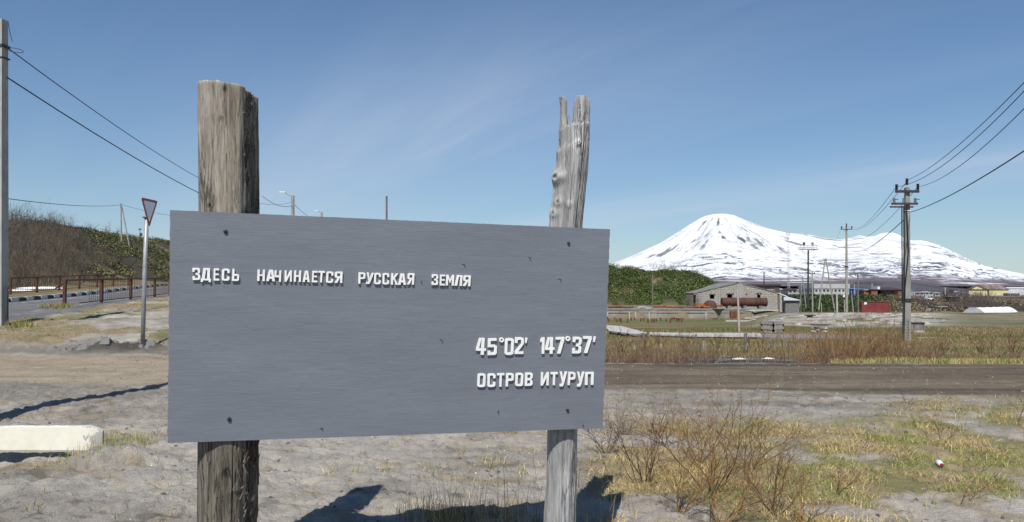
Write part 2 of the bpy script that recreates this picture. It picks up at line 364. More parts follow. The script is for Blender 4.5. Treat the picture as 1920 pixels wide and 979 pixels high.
    c = c * (1 - hl[:, None]) + hc * hl[:, None]
    # asphalt road and pavement
    ra = (yy > 14) * (1 - sm(-.3, 0, -q - .1 * 0)) * 1.0
    asp = sm(-.25 , .05, q + .35 * (fbm(x * .9, y * .9, 85, 3) - .5)) * (1 - sm(5.55, 5.6, q)) * sm(14, 18, yy) * (a < -.1)
    ac = np.tile(np.array([.165, .162, .165]), (n, 1)); ac = lerp(ac, (.20, .195, .19), sm(.45, .6, fbm(x * .8, y * .25, 86, 4)))
    ln = sm(.09, .05, np.abs(q - 4.85)) * .8 + sm(.06, .03, np.abs(q - 1.5)) * (np.sin(y * 1.1) > -.1) * .7; ac = lerp(ac, (.55, .55, .53), ln * sm(.35, .5, fbm(x * 2, y * 1.2, 87, 3)))
    c = c * (1 - asp[:, None]) + ac * asp[:, None]
    pv = sm(5.55, 5.6, q) * (1 - sm(8.3, 8.6, q)) * sm(14, 18, yy) * (a < -.1); c = lerp(c, (.23, .225, .22), pv * .9)
    dg = sm(8.5, 8.8, q) * (1 - sm(11.4, 13.5, q)) * sm(30, 40, yy) * (a < -.3); c = lerp(c, (.21, .165, .085), dg)
    return np.clip(c, .004, .95)
def grid_ground():
    ang = np.concatenate([np.linspace(-180, -44, 40)[:-1], np.linspace(-44, -38, 12)[:-1], np.linspace(-38, 38, 620), np.linspace(38, 44, 12)[1:], np.linspace(44, 180, 40)[1:]])
    rr = [0.0, .7, 1.5, 2.5, 3.4]
    r = 3.4
    while r < 30: r *= 1.0055; rr.append(r)
    while r < 260: r *= 1.011; rr.append(r)
    while r < 26000: r *= 1.05; rr.append(r)
    rr = np.array(rr); A, Rr = np.meshgrid(np.radians(ang), rr)
    X = (np.sin(A) * Rr).ravel(); Y = (np.cos(A) * Rr).ravel(); Z = H(X, Y)
    back = sm(0, 8, -Y); Z = Z * (1 - back) - .02 * back
    na = len(ang); nr = len(rr)
    idx = np.arange(nr * na).reshape(nr, na)
    q = np.stack([idx[:-1, :-1], idx[:-1, 1:], idx[1:, 1:], idx[1:, :-1]], -1).reshape(-1, 4)[:, ::-1]
    V = np.stack([X, Y, Z], 1); C = ground_color(X, Y, Z)
    cx = X[q].mean(1); cy = Y[q].mean(1); qq = qroad(cx, cy); left = (cx / np.maximum(cy, 4) < -.1) & (cy > 16) & (cy < 260)
    dirt = (rmask(cx, cy) > .5) & (np.abs(cx) < 40); asp = left & (qq > 0) & (qq < 5.58); pav = left & (qq >= 5.58) & (qq < 8.5)
    rest = ~(dirt | asp | pav)
    for nm, ms in (('ground', rest), ('dirt_road', dirt & ~asp & ~pav), ('asphalt_road', asp), ('pavement', pav & ~asp)):
        f = q[ms]; u_, inv = np.unique(f, return_inverse=True)
        struct(mk(nm, V[u_], inv.reshape(f.shape), mGround, smooth=True, col=C[u_]))
grid_ground()

# ------------------------------------------------------------------ snow mountain
def mountain():
    s = 12000 / F
    lp = np.array([[1350, 401], [1335, 402], [1322, 405], [1310, 411], [1295, 420], [1280, 430], [1240, 455], [1200, 473], [1165, 488], [1120, 503], [1060, 520], [980, 535], [850, 542]])
    cr = (1350 - lp[:, 0]) * s; cz = (545 - lp[:, 1]) * s + EYE
    rp = np.array([[1000, 545], [1200, 545], [1335, 410], [1350, 401.5], [1364, 403], [1378, 405], [1392, 410], [1408, 415], [1440, 428], [1480, 437], [1520, 440], [1545, 446], [1575, 449], [1600, 445], [1612, 441], [1628, 444], [1640, 443], [1652, 438], [1662, 436], [1676, 436], [1687, 440], [1700, 448], [1714, 451], [1728, 450.5], [1742, 453], [1763, 460], [1791, 473], [1819, 487], [1846, 498], [1885, 507], [1920, 514], [2000, 527], [2120, 538], [2300, 544]])
    xs = np.linspace(-2600, 12500, 1150); ys = np.concatenate([np.linspace(5200, 11000, 260)[:-1], np.linspace(11000, 13800, 190)])
    X, Y = np.meshgrid(xs, ys); X = X.ravel(); Y = Y.ravel()
    cx = (1350 - 960) * s; r = np.hypot(X - cx, (Y - 12000) * 1.0)
    z1 = np.interp(r, cr, cz)
    px = 960 + X / Y * F; zr = (545 - np.interp(px, rp[:, 0], rp[:, 1])) * s + EYE
    d = np.abs(12000 - Y); fall = np.clip(1 - d / 6200, 0, 1) ** 1.45
    wf = fbm(X / 1500, Y / 1500, 90, 4)
    z2 = zr * fall
    z = np.maximum(z1, z2); k = 60; z = np.where(np.abs(z1 - z2) < k, np.maximum(z1, z2) + (k - np.abs(z1 - z2)) ** 2 / (4 * k) * sm(0, 500, d), z)
    base = 48 + 30 * sm(9000, 12000, Y)
    away = sm(150, 1600, np.minimum(d, 1e9)) * sm(0, 300, z)
    away = away * np.clip((np.maximum(zr, z1) - 120) / 700, .08, 1)
    th = np.arctan2(Y - 12000, X - cx)
    rad = fbm(th * 9, r / 2600, 91, 4) - .5
    z = z + away * (170 * (wf - .5) + 95 * (fbm(X / 380, Y / 620, 92, 4) - .5) + 26 * (fbm(X / 120, Y / 200, 80, 3) - .5))
    z = z + sm(60, 500, r) * sm(2600, 900, r) * 120 * rad * sm(60, 700, d)
    z = np.maximum(z, base + 35 * (fbm(X / 900, Y / 1500, 93, 4) - .5) - 70 * sm(6400, 5200, Y))
    # colours: thin dark bands of bare rock and scrub following the contours, gullies on the cone
    wx = 900 * (fbm(X / 1300, z / 160, 94, 3) - .5); wz = 120 * (fbm(X / 700, Y / 900, 95, 3) - .5)
    e = z + wz
    low = sm(820, 260, z); wz2 = 60 * (fbm(X / 420, z / 70, 87, 3) - .5); e2 = e + wz2
    def lines(sx, sz, sd, th0, th1): return sm(th0, th1, 1 - np.abs(2 * fbm((X + wx) / sx, e2 / sz, sd, 4) - 1))
    p_a = fbm(X / 1100, e / 150, 98, 3) + .08 * low - .03; p_b = fbm(X / 600 + 9, e / 85, 89, 3) + .08 * low - .03
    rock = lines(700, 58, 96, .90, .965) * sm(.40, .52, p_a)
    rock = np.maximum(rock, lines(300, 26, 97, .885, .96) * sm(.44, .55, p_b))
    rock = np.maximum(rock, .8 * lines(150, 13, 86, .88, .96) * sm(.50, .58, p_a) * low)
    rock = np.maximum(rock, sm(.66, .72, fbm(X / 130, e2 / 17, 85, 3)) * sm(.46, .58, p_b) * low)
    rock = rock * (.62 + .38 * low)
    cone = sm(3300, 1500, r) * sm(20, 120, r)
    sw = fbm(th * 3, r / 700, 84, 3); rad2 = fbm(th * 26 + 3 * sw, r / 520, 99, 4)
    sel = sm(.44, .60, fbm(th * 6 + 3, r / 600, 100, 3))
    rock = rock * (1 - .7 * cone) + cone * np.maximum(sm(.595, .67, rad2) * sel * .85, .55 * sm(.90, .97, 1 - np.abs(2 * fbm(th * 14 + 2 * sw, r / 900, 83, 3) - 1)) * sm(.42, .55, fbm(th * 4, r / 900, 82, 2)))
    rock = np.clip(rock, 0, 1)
    forest = sm(165, 85, z + 90 * (fbm(X / 500, Y / 900, 101, 4) - .5))
    C = np.tile(np.array([.76, .77, .79]), (len(X), 1))
    C = lerp(C, (.66, .68, .72), sm(.45, .65, fbm(X / 500, e / 60, 81, 4)) * .8)
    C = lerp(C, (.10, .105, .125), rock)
    fcol = np.tile(np.array([.125, .105, .12]), (len(X), 1)); fcol = lerp(fcol, (.75, .76, .8), sm(.66, .72, fbm(X / 700, z / 13, 102, 4)) * .8); fcol = lerp(fcol, (.07, .065, .075), sm(.5, .65, fbm(X / 200, z / 20, 103, 4)) * .6)
    C = C * (1 - forest[:, None]) + fcol * forest[:, None]
    idx = np.arange(len(X)).reshape(len(ys), len(xs))
    q = np.stack([idx[:-1, :-1], idx[:-1, 1:], idx[1:, 1:], idx[1:, :-1]], -1).reshape(-1, 4)
    mS = attr_mat('snow_and_rock', .9, .02, .9, 1.06, .5, 18)
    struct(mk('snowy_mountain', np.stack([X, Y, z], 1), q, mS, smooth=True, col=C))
    # nearer dark wooded hill
    xs = np.linspace(1500, 4200, 160); ys = np.linspace(4300, 5600, 60); X, Y = np.meshgrid(xs, ys); X = X.ravel(); Y = Y.ravel()
    px = 960 + X / Y * F
    zt = (545 - np.interp(px, [1500, 1560, 1600, 1625, 1650, 1680, 1710, 1760, 1820, 1900, 2000], [546, 540, 531, 528, 527, 528.5, 530, 537, 542, 545, 547])) * 5000 / F
    z = zt * np.clip(1 - np.abs(Y - 5000) / 640, 0, 1) ** .8 + 4 * (fbm(X / 90, Y / 120, 104, 4) - .5)
    C = np.tile(np.array([.085, .078, .09]), (len(X), 1)); C = lerp(C, (.05, .055, .06), sm(.45, .6, fbm(X / 120, Y / 300, 105, 4)))
    idx = np.arange(len(X)).reshape(len(ys), len(xs)); q = np.stack([idx[:-1, :-1], idx[:-1, 1:], idx[1:, 1:], idx[1:, :-1]], -1).reshape(-1, 4)
    struct(mk('wooded_hill', np.stack([X, Y, z], 1), q, mS, smooth=True, col=C))
mountain()
# ------------------------------------------------------------------ the sign
TLc = Vector((-1.770, 3.909, 2.017)); TRc = Vector((.589, 4.538, 1.968)); BRc = Vector((.550, 4.629, .766)); BLc = Vector((-1.805, 4.002, .801))
U = ((TRc - TLc) + (BRc - BLc)).normalized(); Vv = ((BLc - TLc) + (BRc - TRc)); Vv = (Vv - U * Vv.dot(U)).normalized(); Nn = U.cross(Vv)   # Nn points away from the camera
if Nn.y < 0: Nn = -Nn
O = TLc.copy(); BW = 2.44; BH = 1.213
EYEV = Vector((0, 0, EYE))
def b_uv(px, py):     # pixel -> board coordinates (right, down)
    d = W(px, py, 1.0) - EYEV; t = (O - EYEV).dot(Nn) / d.dot(Nn); p = EYEV + d * t - O
    return p.dot(U), p.dot(Vv)
sign = T('wooden_sign', 'big grey painted plywood sign with white raised letters on two weathered timber posts', 'sign', (-.6, 4.35, 0))
def board_mesh():
    n = 120; pts = []
    rr = random.Random(3)
    c = [b_uv(319, 394), b_uv(1144, 430), b_uv(1130, 803), b_uv(314, 831)]
    for k in range(4):
        a, b = Vector(c[k]), Vector(c[(k + 1) % 4]); m = 110 if k % 2 == 0 else 56
        for i in range(m):
            p = a.lerp(b, i / m); j = (rr.random() - .5) * (.0016 if k % 2 == 0 else .0042) * (1 if i else 0)
            nrm = Vector((0, 1)) if k % 2 == 0 else Vector((1, 0)); p = p + nrm * j; pts.append(p)
    return pts
bp = board_mesh(); k = len(bp); th = .018
mb = MB(); mb.add([(p.x, -p.y, 0) for p in bp] + [(p.x, -p.y, -th) for p in bp],
                  [tuple(range(k)), tuple(reversed(range(k, 2 * k)))] + [(i, i + k, (i + 1) % k + k, (i + 1) % k) for i in range(k)])
def board_mat():
    m, t, b = newmat('grey_blue_paint_on_plywood'); o = NN(t, 'ShaderNodeTexCoord').outputs['Object']
    g1 = noise(t, o, 1.0, 6, .7, (5, 60, 4), 1.3); g2 = noise(t, o, 1.0, 5, .6, (14, 220, 4), .6); w = noise(t, o, 1.0, 3, .5, (1.2, 5, 1))
    c = ramp(t, g1, [(.30, (.146, .162, .188)), (.5, (.163, .179, .207)), (.72, (.182, .199, .228))])
    c = mixc(t, 1.0, c, ramp(t, w, [(.3, (.93,) * 3), (.7, (1.07,) * 3)]), 'MULTIPLY')
    hl = noise(t, o, 1.0, 4, .7, (9, 170, 3), 1.2)
    c = mixc(t, ramp(t, hl, [(.66, (0,) * 3), (.74, (.6,) * 3)]), c, (.26, .285, .32))
    ck = noise(t, o, 1.0, 5, .7, (8, 150, 3), 1.3)
    c = mixc(t, ramp(t, ck, [(.30, (.75,) * 3), (.36, (0,) * 3)]), c, (.045, .055, .075))
    vo = NN(t, 'ShaderNodeTexVoronoi', Scale=5.0); L(t, o, vo.inputs['Vector'])
    kn = NN(t, 'ShaderNodeMapping'); kn.inputs['Scale'].default_value = (1, 2.2, 1); L(t, o, kn.inputs[0]); L(t, kn.outputs[0], vo.inputs['Vector'])
    h = mth(t, 'ADD', mth(t, 'MULTIPLY', g1, .5), mth(t, 'ADD', mth(t, 'MULTIPLY', g2, .35), mth(t, 'MULTIPLY', ck, .55)))
    L(t, c, b.inputs['Base Color']); b.inputs['Roughness'].default_value = .48; bump(t, b, h, .42, .004); return m
BM = Matrix(((U.x, -Vv.x, -Nn.x, O.x), (U.y, -Vv.y, -Nn.y, O.y), (U.z, -Vv.z, -Nn.z, O.z), (0, 0, 0, 1)))
board = mk('board', mb.v, mb.f, board_mat()); fixn(board); board.parent = sign
board.matrix_local = Matrix.Translation(-Vector(sign.location)) @ BM
mLetter = M('white_letter_plastic', (.86, .86, .85), (.78, .78, .77), 30, .4, .05, .001)
T_, S_ = .30, .15
def q4(*p): return list(p)
def rc(x0, y0, x1, y1): return [(x0, y0), (x1, y0), (x1, y1), (x0, y1)]
def arc_pts(cx, cy, rx, ry, a0, a1, n=5): return [(cx + rx * math.cos(a0 + (a1 - a0) * i / n), cy + ry * math.sin(a0 + (a1 - a0) * i / n)) for i in range(n + 1)]
def band(o, i): return [[o[k], o[k + 1], i[k + 1], i[k]] for k in range(len(o) - 1)]
def D(y0, y1, xa=None, xb=None, st=S_, sb=S_, half=False):
    xa = T_ if xa is None else xa; xb = T_ if xb is None else xb; rx, ry = .36, .13; P = math.pi
    o = [(xa, y0)] + arc_pts(1 - rx, y0 + ry, rx, ry, -P / 2, 0); i = [(xa, y0 + st)] + arc_pts(1 - rx, y0 + st + .03, rx - T_, .03, -P / 2, 0)
    if half: o += [(1, y1)]; i += [(1 - T_, y1)]
    else: o += arc_pts(1 - rx, y1 - ry, rx, ry, 0, P / 2) + [(xb, y1)]; i += arc_pts(1 - rx, y1 - sb - .03, rx - T_, .03, 0, P / 2) + [(xb, y1 - sb)]
    return band(o, i)
def RING(t=T_, s=S_, open_=False, rx=.36, ry=.13):
    P = math.pi; g = .36; ir = max(rx - t, .02); k = .03 if rx < .45 else max(ry - s, .02)
    def half(sgn):
        f = lambda p: (p[0], p[1]) if sgn > 0 else (p[0], 1 - p[1])
        ye = g if open_ else .5
        o = [(0, .5)] + arc_pts(rx, ry, rx, ry, P, 1.5 * P) + arc_pts(1 - rx, ry, rx, ry, 1.5 * P, 2 * P) + [(1, ye)]; i = [(t, .5)] + arc_pts(t + ir, s + k, ir, k, P, 1.5 * P) + arc_pts(1 - t - ir, s + k, ir, k, 1.5 * P, 2 * P) + [(1 - t, ye)]
        return band([f(p) for p in o], [f(p) for p in i])
    return half(1) + half(-1)
def mir(ps): return [[(1 - x, y) for x, y in p] for p in ps]
t_, s_ = T_, S_
G = {'О': RING(), '0': RING(), 'С': RING(open_=True), '°': RING(.30, .28, rx=.5, ry=.5), "'": [q4((.1, 0), (1, 0), (.7, 1), (.1, 1))],
 'Р': [rc(0, 0, t_, 1)] + D(0, .58), 'Ь': [rc(0, 0, t_, 1)] + D(.42, 1), 'В': [rc(0, 0, t_, 1)] + D(0, .5, sb=.08) + D(.5, 1, st=.08),
 'Я': [rc(1 - t_, 0, 1, 1)] + mir(D(0, .56)) + [q4((.34, .56), (.66, .56), (.34, 1), (0, 1))],
 'Е': [rc(0, 0, t_, 1), rc(t_, 0, 1, s_), rc(t_, .42, .92, .42 + s_ * .9), rc(t_, 1 - s_, 1, 1)], 'Т': [rc(0, 0, 1, s_), rc(.5 - t_ / 2, s_, .5 + t_ / 2, 1)],
 'П': [rc(0, 0, 1, s_), rc(0, s_, t_, 1), rc(1 - t_, s_, 1, 1)], 'Н': [rc(0, 0, t_, 1), rc(1 - t_, 0, 1, 1), rc(t_, .42, 1 - t_, .42 + s_ * .9)],
 'И': [rc(0, 0, t_ * .9, 1), rc(1 - t_ * .9, 0, 1, 1), q4((t_ * .9, .60), (1 - t_ * .9, .02), (1 - t_ * .9, .40), (t_ * .9, .98))],
 'А': [q4((.27, 0), (.5, 0), (.5, .16), (.30, 1))[:2] + [(.5, .16), (.31, 1), (0, 1)], [(.5, 0), (.73, 0), (1, 1), (.69, 1), (.5, .16)], q4((.40, .60), (.60, .60), (.64, .78), (.36, .78))],
 'Л': [rc(.2, 0, 1, s_), rc(1 - t_, s_, 1, 1), q4((.2, s_), (.2 + t_, s_), (.34, 1), (0, 1))],
 'Д': [rc(.22, 0, .9, s_ * .8), rc(.9 - .28, s_ * .8, .9, .76), q4((.22, s_ * .8), (.5, s_ * .8), (.38, .76), (.10, .76)), rc(0, .76, 1, .88), rc(0, .88, .22, 1), rc(.78, .88, 1, 1)],
 'Ч': [rc(0, 0, t_, .60), rc(t_, .43, 1 - t_, .60), rc(1 - t_, 0, 1, 1)], 'У': [q4((1 - t_, 0), (1, 0), (.62, .84), (.32, .84)), q4((0, 0), (t_, 0), (.458, .5), (.365, .73)), q4((.05, .84), (.62, .84), (.48, 1), (.05, 1))],
 'К': [rc(0, 0, t_, 1), q4((t_, .36), (.66, 0), (1, 0), (t_, .62)), q4((.55, .423), (1, 1), (.66, 1), (.42, .545))],
 'М': [rc(0, 0, .26, 1), rc(.74, 0, 1, 1), q4((.26, 0), (.5, .46), (.5, .80), (.26, .36)), q4((.74, 0), (.74, .36), (.5, .80), (.5, .46))],
 'З': D(0, .5, 0, .4, sb=.08) + D(.5, 1, .4, 0, st=.08) + [rc(0, s_, t_, .32), rc(0, .68, t_, 1 - s_)],
 '1': [rc(.40, 0, 1, 1), q4((0, .14), (.40, .0), (.40, .26), (0, .30))], '2': D(0, .40, 0, half=True) + [rc(0, s_, t_, .34), q4((1 - t_, .40), (1, .40), (.40, 1 - s_), (0, 1 - s_)), rc(0, 1 - s_, 1, 1)],
 '4': [rc(0, .62, 1, .62 + s_ * .95), rc(.50, 0, .82, .62), rc(.50, .62 + s_ * .95, .82, 1), q4((.26, 0), (.50, 0), (.30, .62), (0, .62))],
 '5': [rc(0, 0, .95, s_), rc(0, s_, t_, .38)] + D(.38, 1, 0, 0) + [rc(0, .74, t_, 1 - s_)], '7': [rc(0, 0, 1, s_), q4((.62, s_), (1, s_), (.56, 1), (.20, 1))]}
G['3'] = G['З']; JR = random.Random(2)
def glyph(ch, x0, y0, x1, y1, bold=0, thick=.009, gap=.003):
    (u0, v0), (u1, v1) = b_uv(x0, y0), b_uv(x1, y1); vs = []; fs = []; rot_ = JR.gauss(0, .018); dy_ = JR.gauss(0, .0006)
    for poly in G[ch]:
        n = len(poly); o_ = len(vs)
        for z in (gap, gap + thick): vs += [(u0 + x * (u1 - u0) + rot_ * (y - .5) * (v1 - v0), -(v0 + y * (v1 - v0)) + rot_ * (x - .5) * (u1 - u0) + dy_, z) for x, y in poly]
        fs += [tuple(o_ + i for i in range(n)), tuple(o_ + n + i for i in reversed(range(n)))] + [(o_ + i, o_ + n + i, o_ + n + (i + 1) % n, o_ + (i + 1) % n) for i in range(n)]
    import bmesh
    o = mk('digit' if ch.isdigit() else ('letter' if ch.isalpha() else 'mark'), vs, fs, mLetter)
    b = bmesh.new(); b.from_mesh(o.data); bmesh.ops.remove_doubles(b, verts=b.verts, dist=1e-5)
    seen = {}
    for f in b.faces: seen.setdefault(tuple(sorted(v.index for v in f.verts)), []).append(f)
    bmesh.ops.delete(b, geom=[f for l in seen.values() if len(l) > 1 for f in l], context='FACES_ONLY'); bmesh.ops.recalc_face_normals(b, faces=b.faces); b.to_mesh(o.data); b.free()
    o.parent = board; o.matrix_local = Matrix.Identity(4)
    o['label'] = {'°': 'white degree ring', "'": 'white minute mark'}.get(ch, 'white raised ' + ('digit ' if ch.isdigit() else 'letter ') + ch)
    return o
S1 = 1 / 3.254; S2 = 1 / 4.257
def row1(txt, xs, yt0, yt1, hgt):
    for i, (ch, (a, b)) in enumerate(zip(txt, xs)):
        y = yt0 + (yt1 - yt0) * i / max(1, len(txt) - 1); e = 12 if ch == 'Д' else 0
        glyph(ch, 330 + a * S1, 470 + y * S1, 330 + b * S1, 470 + (y + hgt + e) * S1)
row1('ЗДЕСЬ', [(103, 148), (154, 214), (232, 264), (282, 327), (345, 386)], 104, 110, 74)
row1('НАЧИНАЕТСЯ', [(498, 542), (553, 605), (602, 641), (664, 706), (721, 762), (774, 816), (831, 862), (868, 905), (917, 958), (969, 1014)], 115, 127, 70)
row1('РУССКАЯ', [(1113, 1153), (1160, 1202), (1209, 1247), (1260, 1298), (1312, 1353), (1356, 1401), (1411, 1451)], 132, 138, 70)
row1('ЗЕМЛЯ', [(1559, 1596), (1609, 1639), (1647, 1693), (1701, 1743), (1751, 1794)], 143, 150, 66)
def row2(txt, bx, bold=.045):
    for ch, (a, b, c, d) in zip(txt, bx): glyph(ch, 860 + a * S2, 600 + b * S2, 860 + c * S2, 600 + d * S2, bold)
row2("45°02'", [(139, 143, 213, 277), (231, 144, 299, 277), (320, 137, 358, 176), (367, 142, 433, 276), (447, 137, 512, 270), (526, 140, 544, 182)])
row2("147°37'", [(649, 137, 678, 268), (689, 136, 758, 268), (772, 134, 836, 266), (849, 127, 886, 166), (907, 132, 972, 264), (989, 129, 1052, 262), (1070, 130, 1088, 174)])
row2('ОСТРОВ', [(148, 425, 209, 532), (228, 424, 288, 530), (304, 423, 358, 529), (375, 422, 433, 527), (451, 420, 509, 524), (527, 420, 584, 524)])
row2('ИТУРУП', [(654, 416, 713, 520), (731, 415, 783, 517), (802, 412, 857, 528), (870, 414, 924, 517), (941, 412, 995, 528), (1006, 415, 1070, 516)])
mBolt = M('black_bolt', (.012, .012, .014), (.03, .025, .02), 40, .35, .1, .001)
def bolt(px, py, r=.011, lab=None):
    a, b_ = b_uv(px, py); m_ = MB(); n = 12
    prof = [(r, 0), (r, .004), (r * .8, .009), (r * .35, .011)]
    vs = [(a + q * math.cos(2 * math.pi * j / n), -b_ + q * math.sin(2 * math.pi * j / n), z + .0005) for q, z in prof for j in range(n)]
    fs = [(i * n + j, i * n + (j + 1) % n, (i + 1) * n + (j + 1) % n, (i + 1) * n + j) for i in range(3) for j in range(n)] + [tuple(range(3 * n, 4 * n)), tuple(reversed(range(n)))]
    o = mk('bolt', vs, fs, mBolt, smooth=False); o.parent = board; o.matrix_local = Matrix.Identity(4)
    if lab: o['label'] = lab
for x, y in ((423, 434), (430, 786)): bolt(x, y)
for x, y in ((1066, 456), (1064, 769)): bolt(x, y, .009)
for x, y in ((871, 497), (934, 773), (829, 639), (790, 528), (1051, 524), (994, 484), (604, 803), (1093, 797), (947, 709)): bolt(x, y, .0028, 'small dark screw')
# chipped paint bits on the board face
rr = random.Random(5)
for x, y in ((868, 496), (826, 637), (992, 483), (602, 804), (1048, 523), (935, 771)):
    a, b_ = b_uv(x, y); m_ = MB(); pts = [(a + math.cos(k * .9 + .3 * rr.random()) * .0065 * rr.uniform(.5, 1), -b_ + math.sin(k * .9) * .0025 * rr.uniform(.5, 1)) for k in range(7)]
    m_.add([(p_, q_, .0005) for p_, q_ in pts] + [(p_, q_, .0018) for p_, q_ in pts], [tuple(range(7)), tuple(range(13, 6, -1))] + [(k, 7 + k, 7 + (k + 1) % 7, (k + 1) % 7) for k in range(7)])
    o = mk('paint_flake', m_.v, m_.f, mBolt); o.parent = board; o.matrix_local = Matrix.Identity(4)

def wood_mat(name, base, dark, light, warm, sx=1.0):
    m, t, b = newmat(name); o = NN(t, 'ShaderNodeTexCoord').outputs['Object']
    g = noise(t, o, 1.0, 8, .68, (34 * sx, 34 * sx, 1.3), .25); g2 = noise(t, o, 1.0, 6, .7, (110, 110, 3.2), .1); big = noise(t, o, 1.0, 3, .5, (7, 7, .9))
    c = ramp(t, g, [(.28, dark), (.46, base), (.70, light)])
    c = mixc(t, ramp(t, big, [(.45, (0,) * 3), (.62, (.65,) * 3)]), c, warm)
    c = mixc(t, 1.0, c, ramp(t, g2, [(.3, (.62,) * 3), (.6, (1.12,) * 3)]), 'MULTIPLY')
    ck = noise(t, o, 1.0, 5, .6, (26, 26, .6), .6); cr = ramp(t, ck, [(.475, (0,) * 3), (.5, (1,) * 3), (.525, (0,) * 3)])
    m2 = noise(t, o, 1.0, 2, .5, (6, 6, 1.2)); cr = mth(t, 'MULTIPLY', cr, ramp(t, m2, [(.38, (0,) * 3), (.6, (1,) * 3)]))
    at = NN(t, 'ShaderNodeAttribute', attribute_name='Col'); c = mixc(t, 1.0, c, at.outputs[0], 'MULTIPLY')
    c = mixc(t, mth(t, 'MULTIPLY', cr, .85), c, (.02, .018, .016))
    h = mth(t, 'SUBTRACT', mth(t, 'ADD', mth(t, 'MULTIPLY', g, .6), mth(t, 'MULTIPLY', g2, .4)), mth(t, 'MULTIPLY', cr, .5))
    L(t, c, b.inputs['Base Color']); b.inputs['Roughness'].default_value = .85; b.inputs['Specular IOR Level'].default_value = .2; bump(t, b, h, .8, .012); return m
mPost1 = wood_mat('brown_grey_weathered_post', (.26, .24, .205), (.07, .064, .055), (.41, .385, .34), (.25, .205, .15))
mPost2 = wood_mat('silver_grey_driftwood', (.36, .355, .345), (.09, .088, .085), (.66, .65, .635), (.27, .265, .26), .9)
mChip = wood_mat('splintered_dark_wood', (.12, .105, .09), (.03, .026, .022), (.26, .24, .22), (.10, .09, .08))
def shell(fn, nt_, nz_, ztop, z0):   # closed log surface: fn(theta, z)-> (x, y); returns arrays
    pass
def board_plane_y(x, z):
    return O.y + (-(x - O.x) * Nn.x - (z - O.z) * Nn.z) / Nn.y
